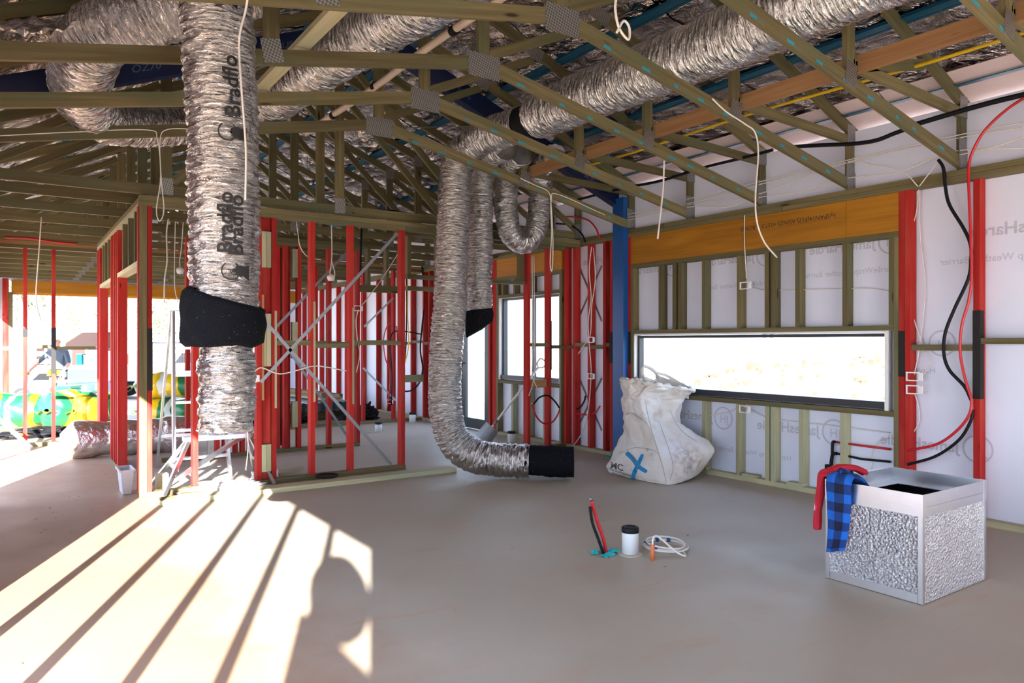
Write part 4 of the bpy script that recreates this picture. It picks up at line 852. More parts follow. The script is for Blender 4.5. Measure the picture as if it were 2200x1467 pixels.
drape([(Vector((3.89, 2.405, .622)), Vector((-.3, -1, 0))), (Vector((3.94, 2.385, .638)), Vector((-.3, -1, 0))), (Vector((3.97, 2.365, .636)), Vector((-.3, -1, 0)))], .03, rs, 'green_patch', M['greencloth'], puff=.004, seed=8)
drape([(Vector((3.832, 2.452, .47)), Vector((.2, 1, 0))), (Vector((3.828, 2.455, .42)), Vector((.2, 1, 0))), (Vector((3.826, 2.458, .38)), Vector((.2, 1, 0)))], .02, rs, 'white_print', M['whitecloth'], puff=.001, seed=8, thick=.004)
# ------------------------------------------------------------------ services standing in the slab
def stub(px, py, ytop, dia, label, capped=True, mat='pvc'):
    c = atZ(px, py, 0); d = F*H/(py-CY); h = H-(ytop-CY)*d/F; r = dia*d/F/2
    t = thing('pipe_stub', label, 'pipe')
    MB().lathe(c, [(r, 0), (r, h*.86), (r*.98, h*.88)], 28).build('pipe', M[mat], t)
    if capped: MB().lathe(c+Vector((0, 0, h*.80)), [(r*1.03, 0), (r*1.06, .005), (r*1.06, h*.20-.006), (r*.98, h*.20), (r*.6, h*.20), (r*.55, h*.185)], 28).build('cap', M['black'], t)
    MB().lathe(c, [(r*1.5, 0), (r*1.35, .004), (r*1.02, .008)], 20).build('mortar_ring', M['slab'], t)
    return t
stub(1354, 1190, 1131, 35.5, 'white pipe stub with black cap standing in the middle of the bare slab')
stub(1099, 951, 926, 17, 'short white pipe stub with dark cap below the second window')
stub(813, 928, 907, 15, 'small capped pipe stub on the slab behind the stud wall'); stub(886, 907, 886, 14, 'capped pipe stub at the back by the outside wall')
rp = thing('water_pipes', 'red and black water pipes rising together from teal tape in the slab', 'pipe')
b0 = atZ(1303, 1187, 0)
MB().tube(smooth([b0+Vector((0, 0, 0)), b0+Vector((-.022, .01, .10)), b0+Vector((-.058, .03, .22)), b0+Vector((-.088, .045, .335))], 8), .011, 12).build('pipe', M['redpipe'], rp, 'red pipe')
b1 = b0+Vector((-.030, -.004, 0))
MB().tube(smooth([b1, b1+Vector((-.03, .012, .09)), b1+Vector((-.062, .035, .20)), b1+Vector((-.074, .045, .30))], 8), .0095, 12).build('pipe', M['black'], rp, 'black pipe')
MB().cyl(b0+Vector((-.0885, .045, .333)), b0+Vector((-.094, .048, .355)), .009, 10).build('end_cap', M['galv'], rp)
for k, (dx, dy, w, h, a) in enumerate(((-.03, -.05, .12, .07, .2), (.04, -.02, .09, .06, -.5), (-.08, .02, .08, .05, .9), (.0, .03, .07, .05, .1))):
    ca, sa = math.cos(a), math.sin(a); o = b0+Vector((dx, dy, .003+k*.004))
    MB().grid(lambda u, v: o+Vector(((u-.5)*w*ca-(v-.5)*h*sa, (u-.5)*w*sa+(v-.5)*h*ca, .02*math.exp(-((u-.5)**2+(v-.5)**2)*6)+.008*noise.noise((u*4+k, v*4, 0))))-Vector((0, 0, .004)), 10, 8).build('tape_flap', M['tape'], rp)
cc = thing('conduit_cable', 'coil of white cable looping out of an orange conduit stub in the slab', 'cable')
c0 = atZ(1402, 1203, 0); MB().lathe(c0, [(.0135, 0), (.0135, .095), (.010, .097)], 14).build('conduit', M['orange'], cc)
cen = atZ(1430, 1178, 0); pts = [c0+Vector((0, 0, .09)), c0+Vector((.005, 0, .135)), c0+Vector((.035, -.005, .145)), c0+Vector((.085, -.03, .10)), c0+Vector((.14, -.06, .045)), c0+Vector((.20, -.085, .012))]
for k in range(76):
    a = -1.35+k*.25; rr = .132+.012*math.sin(a*.37)
    pts.append(Vector((cen.x+rr*math.cos(a)*1.0, cen.y+rr*math.sin(a)*1.0, .010+.022*k/76+.05*max(0, math.sin(a*.5+.8))*(.4 if k > 30 else .15))))
MB().tube(smooth(pts, 4), .0062, 8).build('cable', M['cable'], cc)
for a in (1.2, .6, 3.4, 2.2):
    q = Vector((cen.x+.132*math.cos(a), cen.y+.132*math.sin(a), .022)); tdv = Vector((-math.sin(a), math.cos(a), 0)); MB().cyl(q-tdv*.011, q+tdv*.011, .013, 10).build('tape_band', M['blue'], cc)
# ------------------------------------------------------------------ cables and pipes fixed to the frame
def run(name, pts, r, mat, label, cat='cable', group=None, n=7, step=8):
    o = MB().tube(smooth(pts, step), r, n).build(name, M[mat]); return tag(o, label, cat, group)
def onX(X, *p): return [atX(a, b, X) for a, b in p]
def onY(Y, *p): return [atY(a, b, Y) for a, b in p]
run('power_cable', onY(6.125, (-30, 293), (150, 284), (315, 279), (338, 300), (345, 380), (336, 450), (343, 475), (352, 450), (346, 380), (344, 300), (360, 278), (420, 277)), .004, 'cable', 'white cable along a low truss dropping in a long thin loop near the hanging duct')
run('power_cable', onY(9.405, (89, 466), (84, 540), (78, 620), (80, 660), (88, 690)), .0065, 'cable', 'single white cable hanging straight in front of the garage opening')
pc = thing('power_cable', 'white cable with a ceiling connector hanging behind the corner post', 'cable')
MB().tube(smooth(onY(8.56, (394, 472), (390, 530), (386, 560), (387, 575)), 8), .005, 7).build('lead', M['cable'], pc)
MB().lathe(atY(387, 582, 8.56), [(.0, -.03), (.03, -.03), (.04, 0), (.04, .02), (.015, .04)], 16).build('connector', M['white'], pc)
run('power_cable', onY(8.5, (362, 470), (358, 500), (359, 560), (354, 600), (353, 650)), .008, 'cable', 'thick white cable bundle hanging beside the corner post')
run('power_cable', onY(8.55, (377, 468), (375, 560), (376, 620), (383, 650)), .005, 'cable', 'thin white cable hanging between the cable bundle and the ladder')
run('power_cable', [atY(534, -20, 3.40), atY(528, 20, 3.44), atY(514, 85, 3.70), atY(518, 180, 3.72), atY(528, 320, 3.75), atY(527, 430, 3.76)], .0052, 'cable', 'white cable dangling down the front of the fat hanging duct')
pc = thing('power_cable', 'white looped cable with a round connector hanging inside the stud wall', 'cable')
MB().tube(smooth(onY(7.69, (712, 470), (713, 550), (709, 590), (716, 598), (719, 585), (712, 560)), 8), .006, 7).build('lead', M['cable'], pc)
MB().lathe(atY(711, 597, 7.7), [(.0, -.03), (.03, -.03), (.042, 0), (.042, .02), (.015, .04)], 16).build('connector', M['white'], pc)
run('power_cable', onY(4.362, (1427, 345), (1425, 400), (1420, 450), (1413, 513)), .0075, 'cable', 'white cable hanging straight in front of the laminated beam')
run('power_cable', onY(3.46, (1530, 212), (1560, 240), (1600, 266), (1622, 285), (1629, 330), (1623, 420), (1626, 475), (1642, 520), (1669, 553)), .0062, 'cable', 'long white cable curving down from a truss over the laminated beam')
run('power_cable', onY(6.12, (1118, 383), (1150, 398), (1178, 412), (1184, 440), (1188, 520), (1186, 580), (1182, 565), (1185, 500), (1184, 430), (1200, 418), (1300, 462)), .0055, 'cable', 'white cable looping down beside the U-shaped duct')
run('power_cable', onY(2.5, (1325, -12), (1322, 20), (1330, 60), (1350, 85), (1352, 60), (1340, 45), (1325, 70)), .006, 'cable', 'white cable with a tangled loop hanging under the roof near the trunk duct')
for k, p in enumerate((((1345, 462), (1476, 428), (1625, 392), (1812, 346), (2050, 292), (2240, 255)), ((1345, 468), (1476, 438), (1625, 398), (1812, 350), (2050, 298), (2240, 268)),
                       ((1345, 474), (1476, 445), (1560, 445), (1625, 425), (1720, 412), (1812, 384), (1930, 370), (2050, 325), (2240, 318)), ((1476, 440), (1625, 418), (1812, 352), (1880, 355), (1940, 370), (1972, 400)))):
    run('power_cable', onX(5.862, *p), .0045, 'cable', ['top', 'second', 'sagging third', 'lowest branching'][k]+' white cable strung between truss ends above the window wall', 'cable', 'cables strung above the window wall')
run('power_cable', onX(5.86, (1975, 400), (2010, 355), (2025, 340), (2120, 320), (2240, 280)), .0045, 'cable', 'white cable climbing from the wall plate towards the red pipe bend')
XC = XR+.06
run('power_cable', onX(XC, (1974, 402), (1968, 460), (1951, 520), (1951, 610), (1962, 680), (1984, 745), (2000, 775), (1994, 790), (1975, 815)), .0045, 'cable', 'white cable curving down the wall wrap to the upper of the two white brackets')
run('power_cable', onX(XC, (1976, 402), (1976, 500), (1987, 610), (1982, 690), (1973, 760), (1964, 805)), .0045, 'cable', 'straighter white cable down the wall wrap to the two white brackets')
run('power_cable', onX(XC, (1965, 845), (1972, 870), (1975, 900), (1965, 925), (1952, 935)), .0045, 'cable', 'short white cable curling below the lower white bracket')
run('power_cable', onX(XC+.015, (1612, 614), (1640, 623), (1720, 622), (1810, 620), (1870, 620), (1912, 626)), .0045, 'cable', 'white cable running level through the studs above the long window')
run('power_cable', onX(XC+.015, (1462, 878), (1480, 889), (1510, 894), (1560, 886), (1597, 874), (1650, 898), (1720, 906), (1810, 917), (1912, 930)), .0055, 'cable', 'white cable sagging through the studs below the long window')
run('power_cable', onX(XC+.015, (1910, 940), (1890, 946), (1876, 965), (1872, 1000), (1868, 1020)), .0045, 'cable', 'white cable dropping behind the silver box by the window trimmer')
run('power_cable', onX(XR-.006, (1600, 462), (1599, 500), (1601, 550), (1604, 598)), .0045, 'cable', 'white cable clipped across the laminated beam down to a bracket')
run('power_cable', onX(XR-.010, (1271, 530), (1266, 580), (1270, 640), (1264, 690), (1266, 740), (1270, 800), (1264, 880), (1250, 930), (1224, 968)), .006, 'cable', 'white cable down the red corner studs trailing to the floor')
run('power_cable', onX(XR-.008, (1275, 532), (1279, 600), (1271, 660), (1268, 720), (1252, 745), (1243, 760)), .0055, 'cable', 'white cable down the red corner studs ending in a cut tail')
run('power_cable', onY(6.98, (545, 800), (562, 790), (600, 803), (640, 795), (680, 786), (745, 797)), .006, 'cable', 'white cable sagging across the stud wall below the noggins')
run('power_cable', onY(7.28, (1143, 550), (1144, 640), (1145, 740), (1143, 800), (1148, 820), (1160, 845)), .005, 'cable', 'pale cable hanging in front of the second window', 'cable', 'pair of cables at the second window')
run('power_cable', onY(7.28, (1147, 550), (1148, 640), (1149, 740), (1149, 800), (1143, 830), (1136, 850)), .005, 'cable', 'pale cable hanging in front of the second window', 'cable', 'pair of cables at the second window')
run('power_cable', onY(6.99, (535, 820), (528, 850), (530, 900), (533, 960), (528, 1010)), .006, 'cable', 'white cable hanging beside the end of the hanging duct')
run('power_cable', onY(7.672, (636, 470), (640, 500), (645, 530), (662, 552), (690, 558)), .005, 'cable', 'white cable sagging under the top plate of the stud wall')
run('power_cable', onY(8.897, (770, 664), (765, 690), (768, 730), (773, 760), (766, 800)), .006, 'cable', 'white cable curling from the bracket on the second stud wall')
run('power_cable', onY(8.901, (862, 534), (820, 600), (790, 640), (778, 655)), .006, 'cable', 'white cable slanting up to a timber door head')
# water and refrigerant pipes
run('black_pipe', onX(5.60, (2260, 190), (2200, 203), (2100, 228), (1970, 266)), .019, 'blackpipe', 'black insulated pipe along the top of the window wall', 'pipe')
run('black_pipe', onX(5.62, (1960, 272), (1920, 287), (1880, 302), (1830, 309), (1760, 312), (1695, 316)), .017, 'blackpipe', 'black insulated pipe length with a copper joint above the laminated beam', 'pipe')
run('black_pipe', onX(5.63, (1660, 322), (1600, 338), (1500, 363), (1420, 388), (1350, 402), (1290, 416), (1230, 432)), .015, 'blackpipe', 'black insulated pipe through the trusses towards the blue column', 'pipe')
run('copper_pipe', onX(5.60, (1972, 265), (1958, 274)), .010, 'raw_pine', 'bare copper pipe end between two black insulated lengths', 'pipe')
run('black_pipe', onX(5.85, (2016, 343), (2027, 362), (2031, 400), (2040, 440), (2070, 490), (2085, 525), (2086, 560), (2080, 600), (2050, 665), (2031, 715), (2028, 760), (2040, 795), (2072, 830), (2087, 860)), .0125, 'blackpipe', 'black pipe snaking down the wall wrap between the two red studs', 'pipe')
run('black_pipe', onX(5.865, (2089, 880), (2085, 905), (2060, 945), (2010, 980), (1950, 998)), .0115, 'blackpipe', 'black pipe sweeping to the double red stud above the silver box', 'pipe')
run('red_pipe', onX(5.80, (2235, 190), (2170, 230), (2120, 275), (2092, 320), (2081, 360), (2082, 420), (2086, 520), (2087, 600), (2080, 650), (2066, 700), (2063, 760), (2075, 820), (2087, 860), (2080, 895), (2050, 930), (2010, 955), (1950, 968)), .0105, 'redpipe', 'red pipe curving from the roof down the wall and round to the double stud', 'pipe')
tp = thing('tap_pipes', 'red and black pipes with black elbows below the long window beside the silver box', 'pipe')
MB().tube(onX(XC, (1913, 965), (1850, 957), (1792, 949)), .010, 10).build('pipe', M['redpipe'], tp, 'red pipe'); MB().tube(onX(XC, (1913, 992), (1850, 986), (1797, 974)), .010, 10).build('pipe', M['blackpipe'], tp, 'black pipe')
MB().tube(smooth(onX(XC-.02, (1794, 949), (1789, 951), (1788, 975)), 6), .013, 10).build('elbow', M['black'], tp); MB().tube(smooth(onX(XC-.02, (1798, 974), (1790, 975), (1787, 985), (1784, 1012)), 6), .015, 10).build('elbow', M['black'], tp)
MB().obox(atX(1783, 1024, XC-.05), (.045, 0, 0), (0, .05, 0), (0, 0, .10)).build('tap_body', M['black'], tp)
run('black_pipe', onY(7.28, (1146, 868), (1160, 853), (1178, 850), (1192, 862), (1202, 876)), .011, 'blackpipe', 'black pipe arching beside the studs in front of the second window', 'pipe')
run('red_pipe', onY(7.27, (1143, 866), (1150, 890), (1165, 908), (1183, 909), (1196, 895), (1203, 878)), .010, 'redpipe', 'red pipe hanging in a U in front of the second window', 'pipe')
run('black_pipe', onX(XR+.03, (1234, 879), (1245, 876), (1255, 862), (1258, 850)), .011, 'blackpipe', 'short black pipe bend between the red corner studs', 'pipe')
run('red_pipe', onX(XR+.03, (1235, 887), (1258, 891), (1278, 887), (1289, 872)), .010, 'redpipe', 'short red pipe bend between the red corner studs', 'pipe')
run('red_pipe', onX(5.84, (1195, 466), (1230, 466), (1262, 472), (1280, 490), (1288, 512)), .011, 'redpipe', 'red pipe arching over the wall plate near the U-shaped duct', 'pipe')
run('black_pipe', onX(5.82, (1195, 480), (1225, 484), (1248, 500), (1258, 520)), .012, 'blackpipe', 'black pipe arching over the wall plate near the U-shaped duct', 'pipe')
run('black_pipe', onY(11.22, (906, 565), (912, 640), (907, 700), (903, 750), (908, 790), (902, 820), (885, 838), (862, 841)), .014, 'blackpipe', 'long black pipe curving down at the back behind the tall duct', 'pipe')
run('black_pipe', onY(11.1, (873, 590), (874, 660), (872, 740), (868, 790)), .012, 'blackpipe', 'straight black pipe dropping at the back wall', 'pipe')
run('gas_pipe', onY(11.05, (876, 600), (876, 680), (878, 740), (870, 780)), .010, 'yellow', 'yellow pipe dropping at the back wall beside the black one', 'pipe')
run('black_pipe', onY(11.2, (905, 718), (870, 712), (845, 714), (838, 740), (842, 800), (841, 870)), .012, 'blackpipe', 'black pipe bending level then down on the back stud wall', 'pipe')
run('red_pipe', onY(11.24, (843, 692), (832, 700), (824, 730), (828, 770), (838, 800), (836, 850), (832, 875)), .010, 'redpipe', 'red pipe snaking down the back stud wall', 'pipe')
run('red_pipe', onY(11.24, (852, 700), (855, 745), (868, 780), (869, 815)), .010, 'redpipe', 'short red pipe tail on the back stud wall', 'pipe')
run('red_pipe', onY(11.14, (10, 510), (60, 512), (120, 520), (165, 524)), .012, 'redpipe', 'red pipe laid along a flat truss over the garage', 'pipe')
run('black_pipe', onY(7.62, (790, 462), (830, 452), (880, 460), (930, 470), (975, 478)), .014, 'blackpipe', 'black pipe sagging over the stud wall top plate', 'pipe')
run('black_pipe', onY(8.53, (778, 452), (775, 540), (774, 595)), .014, 'blackpipe', 'black pipe dropping to a timber door head behind the stud wall', 'pipe')
# mounting brackets
def bracket(px, py, label, X=None, Y=None):
    mb = MB(); p = atX(px, py, X) if X else atY(px, py, Y); w, h, b, t = .105, .072, .009, .012
    for a0, a1, b0, b1 in ((0, w, 0, b), (0, w, h-b, h), (0, b, b, h-b), (w-b, w, b, h-b), (w, w+.022, .005, h-.005)):
        if X: mb.box(p.x, p.x+t, p.y-a1, p.y-a0, p.z+b0, p.z+b1)
        else: mb.box(p.x+a0, p.x+a1, p.y, p.y+t, p.z+b0, p.z+b1)
    tag(mb.build('mounting_bracket', M['white']), label, 'bracket')
bracket(1946, 818, 'upper of two white wiring brackets on the double red stud', X=XR-.014); bracket(1946, 846, 'lower of two white wiring brackets on the double red stud', X=XR-.014)
bracket(1589, 622, 'white wiring bracket on a stud above the long window', X=XR-.014); bracket(1588, 886, 'white wiring bracket on a stud below the long window', X=XR-.014)
bracket(1262, 736, 'upper white wiring bracket on the red corner studs', X=XR-.014); bracket(1262, 814, 'lower white wiring bracket on the red corner studs', X=XR-.014)
bracket(760, 668, 'white wiring bracket on the second stud wall', Y=YB-.06); bracket(830, 868, 'white wiring bracket low on the back stud wall', Y=YC-.06); bracket(528, 822, 'white wiring bracket beside the end of the hanging duct', Y=7.0)
P(None, 'timber_block', M['raw_pine'], XY(1140, 7.34)+.0, XY(1172, 7.34), 7.315, 7.36, .78, .88)
tag(bpy.data.objects['timber_block'], 'short pine block holding the pipes in front of the second window', 'block')
P(None, 'timber_shelf', M['pine'], XY(862, 11.0), XY(910, 11.0), 11.0, 11.09, .68, .80); tag(bpy.data.objects['timber_shelf'], 'pine nailing block carrying the black pipe at the back', 'block')
# ------------------------------------------------------------------ things on the floor
sh = thing('shovel', 'long handled shovel leaning by the second window, blade on the floor', 'shovel')
sa = atZ(1050, 935, .16)+Vector((0, 0, 0)); sb = atX(1090, 806, 5.80)
sa = Vector((5.40, 8.30, .20)); sb = Vector((5.80, 7.93, .90)); sdir = (sb-sa).normalized(); sb = sa+sdir*1.02
MB().tube([sa, sb], .016, 10).build('handle', M['cable'], sh)
ac = sdir.cross(Vector((.6, .6, 0))).normalized(); nr = ac.cross(sdir)
MB().tube(smooth([sb, sb+sdir*.05+ac*.05, sb+sdir*.12+ac*.05, sb+sdir*.13, sb+sdir*.12-ac*.05, sb+sdir*.05-ac*.05, sb], 5), .012, 8).build('grip', M['cable'], sh)
bl = MB().grid(lambda u, v: sa-sdir*(u*.235)+ac*(v-.5)*(.22+.02*u)*(1 if u < .8 else 1-.5*(u-.8))+nr*(.03*(2*v-1)**2-.012), 10, 12)
bl.grid(lambda u, v: sa-sdir*(u*.235)+ac*(.5-v)*(.22+.02*u)*(1 if u < .8 else 1-.5*(u-.8))+nr*(.03*(2*v-1)**2-.015), 10, 12).build('blade', M['galv'], sh)
MB().tube([sa-sdir*.07, sa+sdir*.12], [.012, .02], 10).build('socket', M['galv'], sh)
tpk = thing('timber_plank', 'long pale timber plank lying on the slab in front of the stud wall', 'plank')
MB().obox((1.02, 6.56, .001), (2.80, -.01, 0), (0, .17, 0), (0, 0, .044)).build('board', M['pale_pine'], tpk)
for k in range(7): P(tpk, 'groove_rib', M['pine'], 1.022, 1.14, 6.575+k*.022, 6.583+k*.022, .0455, .0495)
o = P(None, 'timber_offcut', M['pine'], 1.22, 1.42, 6.80, 6.86, .001, .04); tag(o, 'short pine offcut on the slab between the plank and the corner post', 'offcut')
lid = thing('plastic_ring', 'round black plastic ring lying on the dusty plank by the stud wall', 'lid')
lc = atZ(702, 1024, .046); MB().lathe(lc, [(.10, 0), (.112, .004), (.115, .016), (.105, .02), (.095, .012), (.03, .010)], 32).build('rim', M['black'], lid)
# clear storage tub
M['clear'] = plain('cloudy_plastic', (.62, .62, .66), .35, 0, .04)
tb = thing('storage_tub', 'cloudy white plastic tub in the hallway doorway beside the corner post', 'tub')
q = .80, .905, 7.22, 7.50
mb = MB(); 
for (x0, x1, y0, y1, z), in (((q[0]+.02, q[1]-.02, q[2]+.02, q[3]-.02, .003),), ((q[0], q[1], q[2], q[3], .22),), ((q[0]+.004, q[1]-.004, q[2]+.004, q[3]-.004, .22),), ((q[0]+.023, q[1]-.023, q[2]+.023, q[3]-.023, .006),)):
    b = len(mb.v); mb.v += [Vector(v) for v in ((x0, y0, z), (x1, y0, z), (x1, y1, z), (x0, y1, z))]
    if b:
        for k in range(4): k2 = (k+1) % 4; mb.face((b-4+k, b-4+k2, b+k2, b+k), [(0, 0)]*4)
mb.face((3, 2, 1, 0), [(0, 0)]*4); mb.face((b, b+1, b+2, b+3), [(0, 0)]*4); mb.build('tub_body', M['clear'], tb)
MB().box(q[0]-.012, q[1]+.012, q[2]-.012, q[2], .205, .22).box(q[0]-.012, q[1]+.012, q[3], q[3]+.012, .205, .22).box(q[0]-.012, q[0], q[2], q[3], .205, .22).box(q[1], q[1]+.012, q[2], q[3], .205, .22).build('rim', M['clear'], tb)
# step ladder
ld = thing('step_ladder', 'aluminium step ladder standing behind the corner post and hanging duct', 'ladder')
lt, lf0, lf1, lb = 1.72, 7.62, 8.02, 8.62
for x, e in ((1.36, -.06), (1.76, .06)):
    MB().bar((x+e, lf0, .0), (x, lf1, lt-.05), .026, .07, up=(0, 1, 0)).build('front_rail', M['alu'], ld); MB().bar((x+e, lb, .0), (x, lf1+.10, lt-.05), .022, .045, up=(0, 1, 0)).build('rear_rail', M['alu'], ld)
for k in range(6):
    f = (k+.8)/6.4; y = lf0+(lf1-lf0)*f; e = .06*(1-f); MB().box(1.36-e+.012, 1.76+e-.012, y-.04, y+.04, lt*f-.012, lt*f+.012).build('step', M['alu'], ld)
for f in (.2, .6): y = lb+(lf1+.1-lb)*f; e = .06*(1-f); MB().bar((1.36-e, y, lt*f), (1.76+e, y, lt*f), .02, .03).build('rear_brace', M['alu'], ld)
P(ld, 'top_cap', M['alu'], 1.34, 1.78, lf1-.06, lf1+.14, lt-.05, lt-.02)
# trestle
tr = thing('trestle', 'low aluminium folding trestle standing in the sun behind the plank', 'trestle')
P(tr, 'top_bar', M['alu'], 1.32, 1.95, 7.22, 7.34, .43, .47)
for x0, x1 in ((1.36, 1.10), (1.92, 2.06)):
    for y0, y1 in ((7.25, 6.95), (7.32, 7.62)): MB().bar((x0, y0, .43), (x1, y1, 0), .03, .05, up=(0, 1, 0)).build('leg', M['alu'], tr)
MB().bar((1.16, 7.02, .1), (1.85, 7.26, .44), .025, .04).build('brace', M['alu'], tr); MB().bar((1.24, 7.10, .2), (1.24, 7.48, .2), .02, .03).build('brace', M['alu'], tr); MB().bar((2.0, 7.10, .2), (2.0, 7.48, .2), .02, .03).build('brace', M['alu'], tr)
def blob(name, c, sx, sy, sz, mat, label, cat, seed, amp=.35, f=2.2, n=26):
    c = Vector(c)
    def fn(u, v):
        a, b = u*2*math.pi, (v-.0)*math.pi*.5; d = Vector((math.cos(a)*math.cos(b), math.sin(a)*math.cos(b), math.sin(b)))
        k = 1+amp*noise.noise(d*f+Vector((seed, 0, 0)))+.4*amp*noise.noise(d*f*3+Vector((seed, 3, 0)))
        return c+Vector((d.x*sx*k, d.y*sy*k, max(.002, d.z*sz*k)))
    return tag(MB().grid(fn, n*2, n).build(name, mat), label, cat)
M['film'] = plain('white_film', (.80, .80, .80), .3, 0, .04, 9, .6)
blob('plastic_film', (1.60, 6.92, 0), .32, .13, .075, M['film'], 'crumpled white plastic film heaped at the foot of the stud wall', 'plastic', 3, .6, 3)
blob('plastic_film', (2.08, 7.32, 0), .12, .10, .10, M['film'], 'small crumpled plastic wrapper behind the stud wall cluster', 'plastic', 9, .5, 3)
o = MB().obox((2.15, 7.68, .001), (.08, .02, 0), (-.02, .08, 0), (0, 0, .14)).build('steel_offcut', M['galv']); tag(o, 'small bright metal box section standing behind the stud wall', 'offcut')
o = MB().bar((2.20, 7.3, .02), (2.48, 7.42, .05), .05, .03).build('timber_offcut', M['pale_pine']); tag(o, 'pale offcut lying against the double red studs', 'offcut')
o = P(None, 'paint_tin', M['pale_pine'], 1.1, 1.2, 7.3, 7.4, .001, .14); tag(o, 'small carton with green print beside the corner post', 'carton'); o.name = 'small_carton'
rr_ = random.Random(5)
ch = MB()
for k in range(420):                                  # sawdust and chips along the plank
    x, y = rr_.uniform(1.95, 3.2), rr_.uniform(6.74, 6.99); s = rr_.uniform(.003, .011); a = rr_.random()*6; z = .001+rr_.random()*.006
    ch.raw([(x+s*math.cos(a+b)*w, y+s*math.sin(a+b)*w, z+.002*(b > 2)) for b, w in ((0, 1), (1.2, .6), (3.14, 1), (4.3, .6))], [(0, 1, 2, 3)])
tag(ch.build('sawdust', M['raw_pine']), 'pale sawdust and chips scattered between plank and stud wall', 'sawdust', kind='stuff')
ch = MB()
for k in range(90):
    x, y = rr_.uniform(.0, 5.6), rr_.uniform(1.2, 9.5)
    if k % 3: x, y = rr_.uniform(.1, .95), rr_.uniform(5.4, 9.0)
    s = rr_.uniform(.004, .016); a = rr_.random()*6
    ch.raw([(x+s*math.cos(a+b)*w, y+s*math.sin(a+b)*w, .002+.004*(b > 2)) for b, w in ((0, 1), (1.2, .4), (3.14, 1), (4.3, .4))], [(0, 1, 2, 3)])
tag(ch.build('floor_debris', M['rust']), 'tiny brown chips and grit scattered over the slab', 'debris', kind='stuff')
# stacks in the back room
M['sheet'] = plain('pale_blue_sheet', (.45, .56, .62), .4, .2, .1)
st = thing('sheet_stack', 'stack of pale ribbed metal sheets on the floor of the back room', 'stack')
for k in range(5):
    mb = MB().grid(lambda u, v: (3.75+u*1.3-v*.2, 12.2+v*2.6, .16+k*.035+.012*math.sin(u*75)+.03*v), 90, 3); mb.build('metal_sheet', M['sheet'], st)
for y in (12.5, 14.3): P(st, 'bearer', M['pine'], 3.6, 5.0, y, y+.09, 0, .13)
for k in range(9):
    o = MB().obox((4.35+.115*(k % 4), 12.0+.15*(k % 2), .36+.045*(k//4)), (-.35, 3.2, 0), (.1, .02, 0), (0, 0, .042)).build('timber_length', [M['pale_pine'], M['pine'], M['raw_pine']][k % 3])
    tag(o, 'treated timber length in the loose pile on the metal sheets at the back', 'timber', 'timber pile in the back room')
blob('black_plastic', (3.5, 12.2, 0), .75, .35, .16, M['black'], 'crumpled black plastic sheet on the floor of the back room', 'plastic', 5, .5, 3)
blob('black_plastic', (5.05, 12.0, 0), .30, .22, .24, M['black'], 'black plastic parts heaped below the back wall pipes', 'plastic', 15, .6, 3.5)
# unseen board and rings, added to cast a person's shadow into the sun patch
o = P(None, 'shade_board', M['raw_pine'], X0-.05, X0-.03, -1.12, -.30, 0, 1.47); tag(o, 'unseen added board blocking sun in the last open bay of the sunny wall', 'sheet')
hc = thing('shade_rings', 'unseen added black rings blocking sun above the board in the sunny wall', 'shade_ring')  # rings and rod added only for their round shadow
MB().tube([Vector((X0-.04, -.72+.27*math.cos(a), 1.70+.165*math.sin(a))) for a in [k*6.283/40 for k in range(40)]], .06, 10, closed=True).tube([Vector((X0-.04, -.72+.16*math.cos(a), 1.70+.07*math.sin(a))) for a in [k*6.283/30 for k in range(30)]], .06, 10, closed=True).build('shade_ring', M['black'], hc)
MB().cyl((X0-.04, -.72, 1.475), (X0-.04, -.50, 1.70), .07).build('shade_rod', M['black'], hc)
# ------------------------------------------------------------------ insulation packs, offcuts and other things in the garage
def packmat(name, cols, off=0.0):
    """printed plastic: broad bands across the pack with a wavy edge"""
    m, n, l, b = newmat(name); b.inputs['Roughness'].default_value = .28
    uv = n.new('ShaderNodeUVMap'); sp = n.new('ShaderNodeSeparateXYZ'); l.new(uv.outputs[0], sp.inputs[0])
    w = n.new('ShaderNodeTexNoise'); w.inputs['Scale'].default_value = 3.5; l.new(uv.outputs[0], w.inputs['Vector'])
    ma = n.new('ShaderNodeMath'); ma.operation = 'MULTIPLY_ADD'; l.new(w.outputs[0], ma.inputs[0]); ma.inputs[1].default_value = .22; l.new(sp.outputs[0], ma.inputs[2])
    r = n.new('ShaderNodeValToRGB'); r.color_ramp.interpolation = 'CONSTANT'; e = r.color_ramp.elements
    e[0].color = (*cols[0], 1); e[1].position = .38+off; e[1].color = (*cols[1], 1)
    for p, c in ((.50, 2), (.60, 1), (.80, 0), (.92, 1)): x = e.new(min(.99, p+off)); x.color = (*cols[c], 1)
    l.new(ma.outputs[0], r.inputs[0]); l.new(r.outputs[0], b.inputs['Base Color']); return m
GR, YE = (.010, .15, .045), (.66, .42, .010)
WH = (.68, .70, .66)
PK = [packmat('pack_print_%d' % k, ((YE, GR, WH) if k in (1, 2, 3) else (GR, YE, WH)), (-.05, .06, -.02, .08, 0, .03)[k]) for k in range(6)]
